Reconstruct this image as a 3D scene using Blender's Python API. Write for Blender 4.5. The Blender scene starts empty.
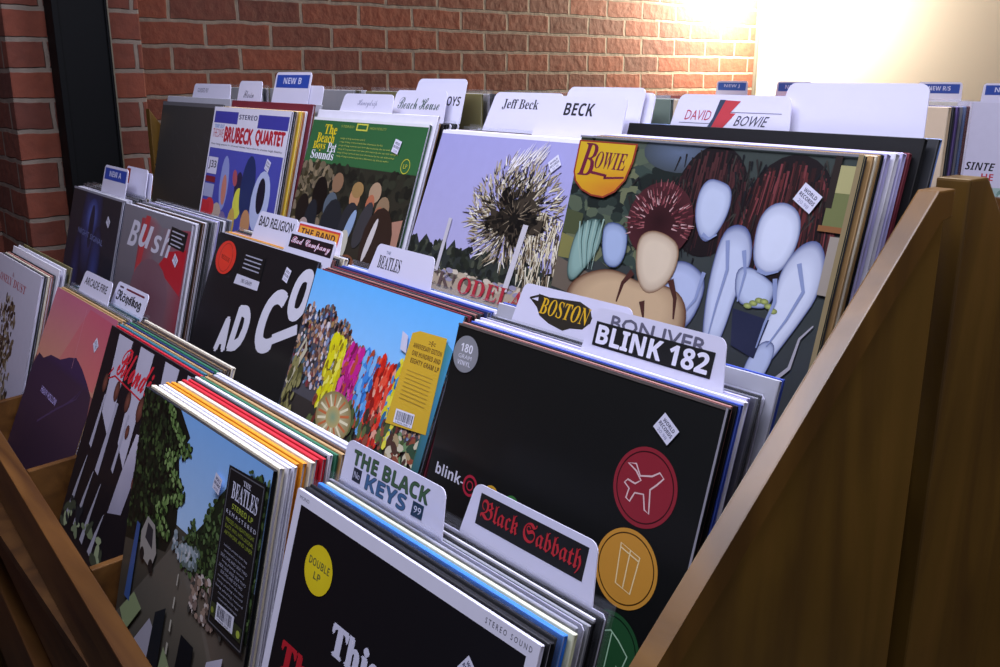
import bpy, bmesh, math, random
from mathutils import Matrix, Vector, noise
from mathutils.geometry import tessellate_polygon

sc = bpy.context.scene
COL = sc.collection
R = math.radians

# ------------------------------------------------------------------ camera
cam_data = bpy.data.cameras.new('camera')
cam = bpy.data.objects.new('camera', cam_data)
COL.objects.link(cam)
sc.camera = cam
cam_data.sensor_width = 36.0
cam_data.lens = 33.752
cam_data.clip_start = 0.01
PITCH, YAW, ROLL = R(15.456), R(50.255), R(0.086)
fwd = Vector((-math.sin(YAW) * math.cos(PITCH), math.cos(YAW) * math.cos(PITCH), -math.sin(PITCH)))
rgt = Vector((math.cos(YAW), math.sin(YAW), 0))
upv = rgt.cross(fwd)
r2 = rgt * math.cos(ROLL) + upv * math.sin(ROLL)
u2 = -rgt * math.sin(ROLL) + upv * math.cos(ROLL)
M = Matrix((r2, u2, -fwd)).transposed().to_4x4()
M.translation = Vector((0.7005, -0.1231, 0.7139))
cam.matrix_world = M

# ------------------------------------------------------------------ world, lights, exposure
world = bpy.data.worlds.new('world')
sc.world = world
world.use_nodes = True
bg = world.node_tree.nodes['Background']
bg.inputs['Color'].default_value = (0.62, 0.66, 1.0, 1)
bg.inputs['Strength'].default_value = 0.11
sc.view_settings.view_transform = 'Standard'
sc.view_settings.look = 'None'
sc.view_settings.gamma = 1
sc.view_settings.use_curve_mapping = False
sc.view_settings.exposure = 0.0


def aim(o, target):
    o.rotation_euler = (Vector(target) - o.location).to_track_quat('-Z', 'Y').to_euler()


def area(name, loc, target, sx, sy, power, col):
    l = bpy.data.lights.new(name, 'AREA')
    l.shape = 'RECTANGLE'; l.size = sx; l.size_y = sy
    l.energy = power; l.color = col
    o = bpy.data.objects.new(name, l)
    COL.objects.link(o)
    o.location = loc
    aim(o, target)
    return o


area('ceiling_panel_light_front', (-0.05, 0.06, 1.85), (-0.1, 0.25, 0.4), 1.7, 0.4, 42, (0.80, 0.82, 1.0))
area('ceiling_panel_light_back', (0.25, 1.4, 2.2), (0.0, 0.5, 0.5), 1.1, 0.8, 44, (0.80, 0.82, 1.0))
area('end_panel_fill', (1.75, 0.4, 1.45), (0.3, 0.4, 0.3), 0.8, 0.8, 7, (0.95, 0.93, 0.95))  # added fill light for the rack's right end panel, no window there
area('brick_wall_washer', (-1.0, 2.7, 2.3), (-2.0, 2.3, 0.8), 1.4, 0.3, 11, (1.0, 0.86, 0.66))
# the bright warm lamp in the far corner, just above the frame
pl = bpy.data.lights.new('corner_lamp_light', 'POINT')
pl.energy = 240; pl.color = (1.0, 0.88, 0.66); pl.shadow_soft_size = 0.08
po = bpy.data.objects.new('corner_lamp_light', pl)
COL.objects.link(po)
po.location = (-1.84, 3.42, 1.13)


# ------------------------------------------------------------------ colour
def lin(h):
    if isinstance(h, str):
        h = h.lstrip('#')
        c = [int(h[i:i + 2], 16) / 255 for i in (0, 2, 4)]
    else:
        c = [x / 255 for x in h]
    return tuple(x / 12.92 if x <= 0.04045 else ((x + 0.055) / 1.055) ** 2.4 for x in c) + (1.0,)


def mix(a, b, t):
    a, b = lin(a), lin(b)
    return tuple(a[i] * (1 - t) + b[i] * t for i in range(3)) + (1.0,)


# ------------------------------------------------------------------ materials
def new_mat(name):
    m = bpy.data.materials.new(name)
    m.use_nodes = True
    nt = m.node_tree
    return m, nt, nt.nodes['Principled BSDF']


def vc_mat(name, rough, coat=0.0, coat_rough=0.15, wear=0.06, spec=0.5):
    m, nt, p = new_mat(name)
    a = nt.nodes.new('ShaderNodeVertexColor'); a.layer_name = 'Col'
    n = nt.nodes.new('ShaderNodeTexNoise'); n.inputs['Scale'].default_value = 60; n.inputs['Detail'].default_value = 3
    mr = nt.nodes.new('ShaderNodeMapRange')
    mr.inputs['To Min'].default_value = 1 - wear; mr.inputs['To Max'].default_value = 1 + wear
    hs = nt.nodes.new('ShaderNodeHueSaturation')
    nt.links.new(n.outputs['Fac'], mr.inputs['Value'])
    nt.links.new(mr.outputs['Result'], hs.inputs['Value'])
    nt.links.new(a.outputs['Color'], hs.inputs['Color'])
    nt.links.new(hs.outputs['Color'], p.inputs['Base Color'])
    p.inputs['Roughness'].default_value = rough
    p.inputs['Specular IOR Level'].default_value = spec
    p.inputs['Coat Weight'].default_value = coat
    p.inputs['Coat Roughness'].default_value = coat_rough
    # the slight waviness of shrink wrap and bent card
    n2 = nt.nodes.new('ShaderNodeTexNoise'); n2.inputs['Scale'].default_value = 9; n2.inputs['Detail'].default_value = 2
    tc = nt.nodes.new('ShaderNodeTexCoord')
    nt.links.new(tc.outputs['Object'], n2.inputs['Vector']); nt.links.new(tc.outputs['Object'], n.inputs['Vector'])
    b = nt.nodes.new('ShaderNodeBump'); b.inputs['Strength'].default_value = 0.25; b.inputs['Distance'].default_value = 0.004
    nt.links.new(n2.outputs['Fac'], b.inputs['Height'])
    nt.links.new(b.outputs['Normal'], p.inputs['Coat Normal'])
    return m


M_CARD = vc_mat('sleeve_card', 0.5, 0.1, 0.3, spec=0.3)
M_PRINT = vc_mat('cover_ink', 0.45, 0.22, 0.2, wear=0.04, spec=0.22)
M_STICK = vc_mat('sticker_paper', 0.55, 0.1, 0.3, wear=0.03)
M_TAB = vc_mat('divider_plastic', 0.35, 0.2, 0.2, wear=0.02)


def bag_mat():
    m, nt, p = new_mat('clear_poly_bag')
    out = nt.nodes['Material Output']
    tr = nt.nodes.new('ShaderNodeBsdfTransparent'); tr.inputs['Color'].default_value = (0.97, 0.975, 0.985, 1)
    gl = nt.nodes.new('ShaderNodeBsdfGlossy'); gl.inputs['Roughness'].default_value = 0.18
    di = nt.nodes.new('ShaderNodeBsdfDiffuse'); di.inputs['Color'].default_value = (0.7, 0.72, 0.78, 1)
    fr = nt.nodes.new('ShaderNodeFresnel'); fr.inputs['IOR'].default_value = 1.28
    n = nt.nodes.new('ShaderNodeTexNoise'); n.inputs['Scale'].default_value = 18; n.inputs['Detail'].default_value = 4
    tc = nt.nodes.new('ShaderNodeTexCoord'); nt.links.new(tc.outputs['Object'], n.inputs['Vector'])
    b = nt.nodes.new('ShaderNodeBump'); b.inputs['Strength'].default_value = 0.5; b.inputs['Distance'].default_value = 0.01
    nt.links.new(n.outputs['Fac'], b.inputs['Height'])
    nt.links.new(b.outputs['Normal'], gl.inputs['Normal']); nt.links.new(b.outputs['Normal'], fr.inputs['Normal'])
    m1 = nt.nodes.new('ShaderNodeMixShader'); m1.inputs['Fac'].default_value = 0.035
    m2 = nt.nodes.new('ShaderNodeMixShader')
    nt.links.new(tr.outputs[0], m1.inputs[1]); nt.links.new(di.outputs[0], m1.inputs[2])
    nt.links.new(fr.outputs[0], m2.inputs['Fac'])
    nt.links.new(m1.outputs[0], m2.inputs[1]); nt.links.new(gl.outputs[0], m2.inputs[2])
    nt.links.new(m2.outputs[0], out.inputs['Surface'])
    return m


M_BAG = bag_mat()


def wood_mat(name, c1, c2, c3, axis='y', rough=0.38):
    m, nt, p = new_mat(name)
    tc = nt.nodes.new('ShaderNodeTexCoord'); mp = nt.nodes.new('ShaderNodeMapping')
    s = {'x': (1.2, 16, 16), 'y': (16, 1.2, 16), 'z': (16, 16, 1.2), 'd': (16, 3, 3)}[axis]
    mp.inputs['Scale'].default_value = s
    if axis == 'd':
        mp.inputs['Scale'].default_value = (8, 9, 1.2)
    nt.links.new(tc.outputs['Object'], mp.inputs['Vector'])
    n = nt.nodes.new('ShaderNodeTexNoise'); n.inputs['Scale'].default_value = 1.6; n.inputs['Detail'].default_value = 6; n.inputs['Distortion'].default_value = 0.8
    nt.links.new(mp.outputs['Vector'], n.inputs['Vector'])
    r = nt.nodes.new('ShaderNodeValToRGB')
    r.color_ramp.elements[0].color = lin(c1); r.color_ramp.elements[0].position = 0.32
    r.color_ramp.elements[1].color = lin(c3); r.color_ramp.elements[1].position = 0.72
    e = r.color_ramp.elements.new(0.52); e.color = lin(c2)
    nt.links.new(n.outputs['Fac'], r.inputs['Fac'])
    # blotchy stain and scuffs
    n2 = nt.nodes.new('ShaderNodeTexNoise'); n2.inputs['Scale'].default_value = 7; n2.inputs['Detail'].default_value = 4
    nt.links.new(tc.outputs['Object'], n2.inputs['Vector'])
    mr = nt.nodes.new('ShaderNodeMapRange'); mr.inputs['To Min'].default_value = 0.72; mr.inputs['To Max'].default_value = 1.25
    nt.links.new(n2.outputs['Fac'], mr.inputs['Value'])
    hs = nt.nodes.new('ShaderNodeHueSaturation')
    nt.links.new(mr.outputs['Result'], hs.inputs['Value']); nt.links.new(r.outputs['Color'], hs.inputs['Color'])
    nt.links.new(hs.outputs['Color'], p.inputs['Base Color'])
    b = nt.nodes.new('ShaderNodeBump'); b.inputs['Strength'].default_value = 0.25; b.inputs['Distance'].default_value = 0.002
    nt.links.new(n.outputs['Fac'], b.inputs['Height']); nt.links.new(b.outputs['Normal'], p.inputs['Normal'])
    p.inputs['Roughness'].default_value = rough
    return m


M_WOOD_X = wood_mat('oak_stained_rail', '#472b13', '#5d3c1a', '#704b24', 'x')
M_WOOD_Z = wood_mat('oak_stained_panel', '#523615', '#684619', '#7a5526', 'z')
M_WOOD_D = wood_mat('oak_stained_side', '#523a17', '#654a1b', '#735222', 'd', rough=0.33)
M_WOOD_E = wood_mat('oak_edge_rail', '#4f3513', '#624318', '#745222', 'd', rough=0.36)  # edge rail oak, slightly darker than the side panel
M_WOOD_DK = wood_mat('oak_dark_board', '#3d2610', '#4c3015', '#5a3c1c', 'z', rough=0.45)


def brick_mat(axis, zoff=0.721, name='red_brick'):
    m, nt, p = new_mat(name)
    tc = nt.nodes.new('ShaderNodeTexCoord'); sep = nt.nodes.new('ShaderNodeSeparateXYZ'); cmb = nt.nodes.new('ShaderNodeCombineXYZ')
    nt.links.new(tc.outputs['Object'], sep.inputs[0])
    nt.links.new(sep.outputs['Y' if axis == 'y' else 'X'], cmb.inputs['X'])
    ad = nt.nodes.new('ShaderNodeMath'); ad.operation = 'ADD'; ad.inputs[1].default_value = 40 * 0.0685 - zoff
    nt.links.new(sep.outputs['Z'], ad.inputs[0]); nt.links.new(ad.outputs[0], cmb.inputs['Y'])
    # wobble the joints a little
    nz = nt.nodes.new('ShaderNodeTexNoise'); nz.inputs['Scale'].default_value = 14; nz.inputs['Detail'].default_value = 3
    nt.links.new(tc.outputs['Object'], nz.inputs['Vector'])
    vm = nt.nodes.new('ShaderNodeVectorMath'); vm.operation = 'SCALE'; vm.inputs['Scale'].default_value = 0.012
    sb = nt.nodes.new('ShaderNodeVectorMath'); sb.operation = 'SUBTRACT'; sb.inputs[1].default_value = (0.5, 0.5, 0.5)
    nt.links.new(nz.outputs['Color'], sb.inputs[0]); nt.links.new(sb.outputs[0], vm.inputs[0])
    va = nt.nodes.new('ShaderNodeVectorMath'); va.operation = 'ADD'
    nt.links.new(cmb.outputs[0], va.inputs[0]); nt.links.new(vm.outputs[0], va.inputs[1])
    b = nt.nodes.new('ShaderNodeTexBrick')
    b.inputs['Scale'].default_value = 1; b.inputs['Mortar Size'].default_value = 0.0062; b.inputs['Mortar Smooth'].default_value = 0.35
    b.inputs['Brick Width'].default_value = 0.205; b.inputs['Row Height'].default_value = 0.0685
    b.inputs['Color1'].default_value = lin('#672f1c'); b.inputs['Color2'].default_value = lin('#471f16'); b.inputs['Mortar'].default_value = lin('#6f6257')
    b.inputs['Bias'].default_value = -0.2
    nt.links.new(va.outputs[0], b.inputs['Vector'])
    n2 = nt.nodes.new('ShaderNodeTexNoise'); n2.inputs['Scale'].default_value = 30; n2.inputs['Detail'].default_value = 6
    nt.links.new(tc.outputs['Object'], n2.inputs['Vector'])
    mr = nt.nodes.new('ShaderNodeMapRange'); mr.inputs['To Min'].default_value = 0.6; mr.inputs['To Max'].default_value = 1.35
    nt.links.new(n2.outputs['Fac'], mr.inputs['Value'])
    hs = nt.nodes.new('ShaderNodeHueSaturation'); nt.links.new(mr.outputs['Result'], hs.inputs['Value']); nt.links.new(b.outputs['Color'], hs.inputs['Color'])
    nt.links.new(hs.outputs['Color'], p.inputs['Base Color'])
    mth = nt.nodes.new('ShaderNodeMath'); mth.operation = 'MULTIPLY_ADD'; mth.inputs[1].default_value = -1.0
    nt.links.new(b.outputs['Fac'], mth.inputs[0]); 
    m3 = nt.nodes.new('ShaderNodeMath'); m3.operation = 'MULTIPLY'; m3.inputs[1].default_value = 0.5
    nt.links.new(n2.outputs['Fac'], m3.inputs[0]); nt.links.new(m3.outputs[0], mth.inputs[2])
    bp = nt.nodes.new('ShaderNodeBump'); bp.inputs['Strength'].default_value = 0.7; bp.inputs['Distance'].default_value = 0.012
    nt.links.new(mth.outputs[0], bp.inputs['Height']); nt.links.new(bp.outputs['Normal'], p.inputs['Normal'])
    p.inputs['Roughness'].default_value = 0.85
    return m


def plain_mat(name, c, rough=0.6, metal=0.0, var=0.05, scale=8):
    m, nt, p = new_mat(name)
    n = nt.nodes.new('ShaderNodeTexNoise'); n.inputs['Scale'].default_value = scale; n.inputs['Detail'].default_value = 4
    tc = nt.nodes.new('ShaderNodeTexCoord'); nt.links.new(tc.outputs['Object'], n.inputs['Vector'])
    mr = nt.nodes.new('ShaderNodeMapRange'); mr.inputs['To Min'].default_value = 1 - var; mr.inputs['To Max'].default_value = 1 + var
    nt.links.new(n.outputs['Fac'], mr.inputs['Value'])
    hs = nt.nodes.new('ShaderNodeHueSaturation'); hs.inputs['Color'].default_value = lin(c)
    nt.links.new(mr.outputs['Result'], hs.inputs['Value'])
    nt.links.new(hs.outputs['Color'], p.inputs['Base Color'])
    p.inputs['Roughness'].default_value = rough; p.inputs['Metallic'].default_value = metal
    return m


M_PLASTER = plain_mat('off_white_plaster', '#827d78', 0.8, var=0.03, scale=3)
M_STEEL = plain_mat('black_painted_steel', '#050608', 0.6, var=0.15, scale=30)
M_STEEL.node_tree.nodes['Principled BSDF'].inputs['Specular IOR Level'].default_value = 0.12
M_EDGE = plain_mat('steel_edge_highlight', '#6b6455', 0.4, 0.5)  # pale tone of the highlight painted on the post
M_FLOOR = plain_mat('dark_concrete', '#2b2723', 0.7, var=0.2)
M_CEIL = plain_mat('painted_ceiling', '#56524e', 0.9)
M_BRICK_Y = brick_mat('y')
M_BRICK_X = brick_mat('x', name='red_brick_return')


# ------------------------------------------------------------------ mesh helpers
def link(name, mesh, mat, parent=None):
    o = bpy.data.objects.new(name, mesh)
    COL.objects.link(o)
    if mat is not None and not mesh.materials:
        mesh.materials.append(mat)
    if parent is not None:
        o.parent = parent
    return o


def tag(o, label=None, cat=None, group=None, kind=None):
    if label: o['label'] = label
    if cat: o['category'] = cat
    if group: o['group'] = group
    if kind: o['kind'] = kind
    return o


def empty(name, loc):
    o = bpy.data.objects.new(name, None)
    o.empty_display_size = 0.1
    COL.objects.link(o)
    o.location = loc
    return o


def finish(bm, name, bev=0.0):
    if bev:
        bmesh.ops.bevel(bm, geom=bm.edges[:], offset=bev, segments=2, affect='EDGES', profile=0.6)
    bmesh.ops.recalc_face_normals(bm, faces=bm.faces[:])
    me = bpy.data.meshes.new(name)
    bm.to_mesh(me); bm.free()
    return me


def box_mesh(name, x0, x1, y0, y1, z0, z1, bev=0.0):
    bm = bmesh.new()
    vs = [bm.verts.new((x, y, z)) for x in (x0, x1) for y in (y0, y1) for z in (z0, z1)]
    for f in ((0, 1, 3, 2), (4, 6, 7, 5), (0, 4, 5, 1), (2, 3, 7, 6), (0, 2, 6, 4), (1, 5, 7, 3)):
        bm.faces.new([vs[i] for i in f])
    return finish(bm, name, bev)


def prism_mesh(name, pts, a0, a1, axis='x', bev=0.0):
    """pts: outline in the two other axes, swept from a0 to a1"""
    bm = bmesh.new()
    def P(p, a):
        return (a, p[0], p[1]) if axis == 'x' else ((p[0], a, p[1]) if axis == 'y' else (p[0], p[1], a))
    A = [bm.verts.new(P(p, a0)) for p in pts]; B = [bm.verts.new(P(p, a1)) for p in pts]
    n = len(pts)
    bm.faces.new(A); bm.faces.new(B[::-1])
    for i in range(n):
        bm.faces.new((A[i], B[i], B[(i + 1) % n], A[(i + 1) % n]))
    return finish(bm, name, bev)


# ------------------------------------------------------------------ flat printed artwork (ink layers on a real surface)
FONT = {}
STYLES = {'bold': (0x1D5D4, 0x1D5EE, 0x1D7EC), 'serif': (0x1D400, 0x1D41A, 0x1D7CE), 'serifit': (0x1D468, 0x1D482, None),
          'script': (0x1D4D0, 0x1D4EA, None), 'black': (0x1D56C, 0x1D586, None), 'boldit': (0x1D63C, 0x1D656, None)}


def styled(s, st):
    if not st: return s
    A, a, d = STYLES[st]
    out = ''
    for ch in s:
        if 'A' <= ch <= 'Z': out += chr(A + ord(ch) - 65)
        elif 'a' <= ch <= 'z': out += chr(a + ord(ch) - 97)
        elif d and '0' <= ch <= '9': out += chr(d + ord(ch) - 48)
        else: out += ch
    return out


def text_geo(s, st=None):
    k = (s, st)
    if k not in FONT:
        c = bpy.data.curves.new('lettering', 'FONT')
        c.body = styled(s, st); c.resolution_u = 2
        o = bpy.data.objects.new('lettering', c)
        me = bpy.data.meshes.new_from_object(o)
        vs = [(v.co.x, v.co.y) for v in me.vertices]
        fs = [tuple(p.vertices) for p in me.polygons]
        bpy.data.meshes.remove(me); bpy.data.objects.remove(o); bpy.data.curves.remove(c)
        x0 = min(v[0] for v in vs); x1 = max(v[0] for v in vs); y0 = min(v[1] for v in vs); y1 = max(v[1] for v in vs)
        vs = [((x - x0) / (x1 - x0), (y - y0) / (y1 - y0)) for x, y in vs]
        FONT[k] = (vs, fs)
    return FONT[k]


S = 0.315


TOP = {}


class Art:
    def __init__(self, scale=S, clip=True, base=0.00008, step=0.00003):
        self.v, self.f, self.c = [], [], []
        self.s, self.clip, self.base, self.step, self.d = scale, clip, base, step, 0.0

    def _add(self, pts, faces, cols, newlayer=True):
        self.d += self.step if newlayer else 7e-7
        d = -(self.base + self.d)
        k = len(self.v)
        for (u, w) in pts:
            if self.clip: u, w = min(max(u, 0.0), 1.0), min(max(w, 0.0), 1.0)
            self.v.append((u * self.s, d, w * self.s))
        for f in faces:
            self.f.append(tuple(i + k for i in f)); self.c.append([cols[i] for i in f])

    def poly(self, pts, col):
        cols = [lin(col)] * len(pts) if isinstance(col, str) or len(col) == 3 and not isinstance(col[0], (str, tuple)) else [lin(c) for c in col]
        tr = tessellate_polygon([[Vector((p[0], p[1], 0)) for p in pts]])
        self._add(pts, tr, cols)

    def rect(self, u0, v0, u1, v1, col):
        """col: one colour or (bottom, top)"""
        b, t = (col, col) if isinstance(col, str) else col
        self._add([(u0, v0), (u1, v0), (u1, v1), (u0, v1)], [(0, 1, 2, 3)], [lin(b), lin(b), lin(t), lin(t)])

    def ell(self, cu, cv, ru, rv, col, edge=None, n=20, rot=0, nl=True):
        e = edge or col
        ca, sa = math.cos(rot), math.sin(rot)
        pts = [(cu, cv)]
        for i in range(n):
            a = 2 * math.pi * i / n
            x, y = ru * math.cos(a), rv * math.sin(a)
            pts.append((cu + x * ca - y * sa, cv + x * sa + y * ca))
        self._add(pts, [(0, 1 + i, 1 + (i + 1) % n) for i in range(n)], [lin(col)] + [lin(e)] * n, nl)

    def ring(self, cu, cv, r, w, col, n=32):
        pts = []
        for i in range(n):
            a = 2 * math.pi * i / n
            pts += [(cu + (r - w) * math.cos(a), cv + (r - w) * math.sin(a)), (cu + r * math.cos(a), cv + r * math.sin(a))]
        self._add(pts, [(2 * i, 2 * i + 1, (2 * i + 3) % (2 * n), (2 * i + 2) % (2 * n)) for i in range(n)], [lin(col)] * (2 * n))

    def line(self, pts, w, col, w2=None, close=False, nl=True):
        if close: pts = list(pts) + [pts[0]]
        P, n = [], len(pts)
        for i, p in enumerate(pts):
            a = pts[max(i - 1, 0)]; b = pts[min(i + 1, n - 1)]
            if close and i in (0, n - 1): a, b = pts[-2], pts[1]
            dx, dy = b[0] - a[0], b[1] - a[1]; L = math.hypot(dx, dy) or 1
            ww = (w + ((w2 if w2 is not None else w) - w) * i / (n - 1)) / 2
            P += [(p[0] - dy / L * ww, p[1] + dx / L * ww), (p[0] + dy / L * ww, p[1] - dx / L * ww)]
        self._add(P, [(2 * i, 2 * i + 1, 2 * i + 3, 2 * i + 2) for i in range(n - 1)], [lin(col)] * len(P), nl)

    def text(self, s, u, v, w, h, col, rot=0, st=None, shear=0, out=None, ow=0.0):
        """lettering whose box starts at (u, v) and is w wide and h high"""
        vs, fs = text_geo(s, st)
        ca, sa = math.cos(R(rot)), math.sin(R(rot))
        def T(dx, dy):
            return [(u + (x * w + shear * y * h) * ca - y * h * sa + dx, v + (x * w + shear * y * h) * sa + y * h * ca + dy) for x, y in vs]
        if out:
            for dx, dy in ((-1, 0), (1, 0), (0, 1), (0, -1)):
                self._add(T(dx * ow, dy * ow), fs, [lin(out)] * len(vs), dx == -1)
        self._add(T(0, 0), fs, [lin(col)] * len(vs))

    def scatter(self, n, region, size, cols, rnd, stretch=1.6, ang=None, inside=None, k=7):
        u0, v0, u1, v1 = region
        self.d += self.step
        for i in range(n):
            u, v = rnd.uniform(u0, u1), rnd.uniform(v0, v1)
            if inside and not inside(u, v): continue
            s = rnd.uniform(*size)
            a = rnd.uniform(0, math.pi) if ang is None else ang + rnd.uniform(-.3, .3)
            self.ell(u, v, s * stretch, s, rnd.choice(cols), n=k, rot=a, nl=False)

    def barcode(self, u, v, w, h, rnd, rot=0):
        ca, sa = math.cos(R(rot)), math.sin(R(rot))
        def T(x, y): return (u + x * ca - y * sa, v + x * sa + y * ca)
        self.poly([T(0, 0), T(w, 0), T(w, h), T(0, h)], '#dcdcea')
        self.d += self.step
        x = w * 0.08
        while x < w * 0.9:
            b = w * rnd.choice((.02, .03, .05))
            k = [T(x, h * .22), T(x + b, h * .22), T(x + b, h * .88), T(x, h * .88)]
            self._add(k, [(0, 1, 2, 3)], [lin('#3a3a4a')] * 4, False)
            x += b + w * rnd.choice((.02, .035))
        self.text('0 94638 24681 2', *T(w * .1, h * .04), w * .8, h * .13, '#3a3a4a', rot=rot)

    def build(self, name, mat, parent):
        me = bpy.data.meshes.new(name)
        # flip so every face looks out of the sleeve (-Y)
        fs, cs = [], []
        for f, c in zip(self.f, self.c):
            a, b, d = (self.v[f[0]], self.v[f[1]], self.v[f[2]])
            ar = (b[0] - a[0]) * (d[2] - a[2]) - (b[2] - a[2]) * (d[0] - a[0])
            if ar < 0: f, c = f[::-1], c[::-1]
            fs.append(f); cs.append(c)
        if name.endswith('sticker'):
            k = TOP.get(parent.name, 0) + 0.0002 - self.base
            self.v = [(x, y - k, z) for x, y, z in self.v]
        TOP[parent.name] = -min(q[1] for q in self.v)
        me.from_pydata(self.v, [], fs)
        ca = me.color_attributes.new('Col', 'FLOAT_COLOR', 'CORNER')
        flat = [x for c in cs for col in c for x in col]
        ca.data.foreach_set('color', flat)
        return link(name, me, mat, parent)


# ------------------------------------------------------------------ record sleeves
def paint(me, fn):
    ca = me.color_attributes.new('Col', 'FLOAT_COLOR', 'CORNER')
    data = []
    for p in me.polygons:
        c = fn(p)
        data += list(c) * len(p.vertices)
    ca.data.foreach_set('color', data)


SL = {}


def sleeve_mesh(face, edge, t, mouth=None):
    key = (face, edge, t, mouth)
    if key in SL: return SL[key]
    bm = bmesh.new()
    bmesh.ops.create_cube(bm, size=1)
    for v in bm.verts:
        v.co = Vector(((v.co.x + .5) * S, (v.co.y + .5) * t, (v.co.z + .5) * S))
    bmesh.ops.bevel(bm, geom=bm.edges[:], offset=min(0.0006, t * .2), segments=1, affect='EDGES')
    # the open side of the sleeve: a slot with the paper inner sleeve just inside
    side = max((f for f in bm.faces if f.normal.x > 0.99), key=lambda f: f.calc_area())
    r = bmesh.ops.inset_region(bm, faces=[side], thickness=t * 0.2, depth=0)
    bmesh.ops.translate(bm, verts=side.verts[:], vec=(-0.0022, 0, 0))
    idx = side.index if side.is_valid else -1
    bm.faces.ensure_lookup_table(); bm.faces.index_update(); idx = side.index
    bmesh.ops.recalc_face_normals(bm, faces=bm.faces[:])
    me = bpy.data.meshes.new('record_sleeve')
    bm.to_mesh(me); bm.free()
    fc, ec, mc = lin(face), lin(edge), lin(mouth or '#b9b6c6')
    paint(me, lambda p: mc if p.index == idx else (fc if p.normal.y < -0.9 or p.normal.y > 0.9 else ec))
    me.materials.append(M_CARD)
    SL[key] = me
    return me


BG = {}


def bag_mesh(t, up=0.007, side=0.006, front=0.0005):
    key = (t, up, side, front)
    if key in BG: return BG[key]
    bm = bmesh.new()
    x0, x1, y0, y1, z0, z1 = -0.0005, S + side, -front, t + 0.0005, 0.0005, S + up
    n = 10
    def sheet(y, bulge):
        rows = []
        for j in range(n + 1):
            row = []
            for i in range(n + 1):
                x = x0 + (x1 - x0) * i / n; z = z0 + (z1 - z0) * j / n
                w = 0.0006 * math.sin(i * 2.1 + j) if (i in (n,) or j in (n,)) else 0
                row.append(bm.verts.new((x, y + w * bulge, z)))
            rows.append(row)
        for j in range(n):
            for i in range(n):
                bm.faces.new((rows[j][i], rows[j][i + 1], rows[j + 1][i + 1], rows[j + 1][i]))
        return rows
    a = sheet(y0, -.3); b = sheet(y1, .3)
    for i in range(n):
        bm.faces.new((a[i][n], b[i][n], b[i + 1][n], a[i + 1][n]))
        bm.faces.new((a[i][0], b[i][0], b[i + 1][0], a[i + 1][0]))
    me = bpy.data.meshes.new('plastic_bag')
    bm.to_mesh(me); bm.free()
    me.materials.append(M_BAG)
    BG[key] = me
    return me


PITCHX = 0.3538
ZB = (0.0561, 0.1786, 0.3471)


def place(o, x, y, z, al, yaw=0.0, t=0.0):
    o.location = (x, y, z + t * math.sin(al) + 0.0004)
    o.rotation_euler = (-al, 0, yaw)


PAL = {  # kind of sleeve: (face, edge)
    'white': ('#d9d7e2', '#e6e5ee'), 'cream': ('#d8cdb4', '#e4dcc8'), 'pale yellow': ('#d5d6b4', '#dcdcc0'),
    'orange': ('#d98c1c', '#e39a2e'), 'yellow': ('#d9b63a', '#e0c35a'), 'red': ('#c01f2e', '#cc2e3b'),
    'maroon': ('#6a2430', '#7c3540'), 'pink': ('#d9a3bd', '#e0b4ca'), 'salmon brown': ('#9a6862', '#a8776f'),
    'black': ('#0e0e10', '#1d1d21'), 'charcoal': ('#2f3034', '#45464b'), 'grey': ('#7d7e84', '#93949b'),
    'silver grey': ('#a8a8b2', '#bcbcc8'), 'navy': ('#1c2750', '#26336a'), 'royal blue': ('#33479c', '#4459b4'),
    'bright blue': ('#2477d6', '#3b86dc'), 'light blue': ('#7f9cd6', '#93aae0'), 'teal': ('#1f5f72', '#2f7084'),
    'green': ('#2f6a4d', '#3d7a5c'), 'olive': ('#6a6440', '#7a744e'), 'tan': ('#a98658', '#b99769'),
    'brown': ('#4b3526', '#5e4432'), 'lavender': ('#b4aedb', '#c4bfe6'), 'violet': ('#5a4a80', '#6a5a90'),
    'grey green': ('#6f7d72', '#84918a'), 'beige': ('#cdb79a', '#d8c6ac'),
}
ORD = ['first', 'second', 'third', 'fourth', 'fifth', 'sixth', 'seventh', 'eighth', 'ninth', 'tenth', 'eleventh', 'twelfth',
       'thirteenth', 'fourteenth', 'fifteenth', 'sixteenth', 'seventeenth', 'eighteenth', 'nineteenth', 'twentieth']


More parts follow.
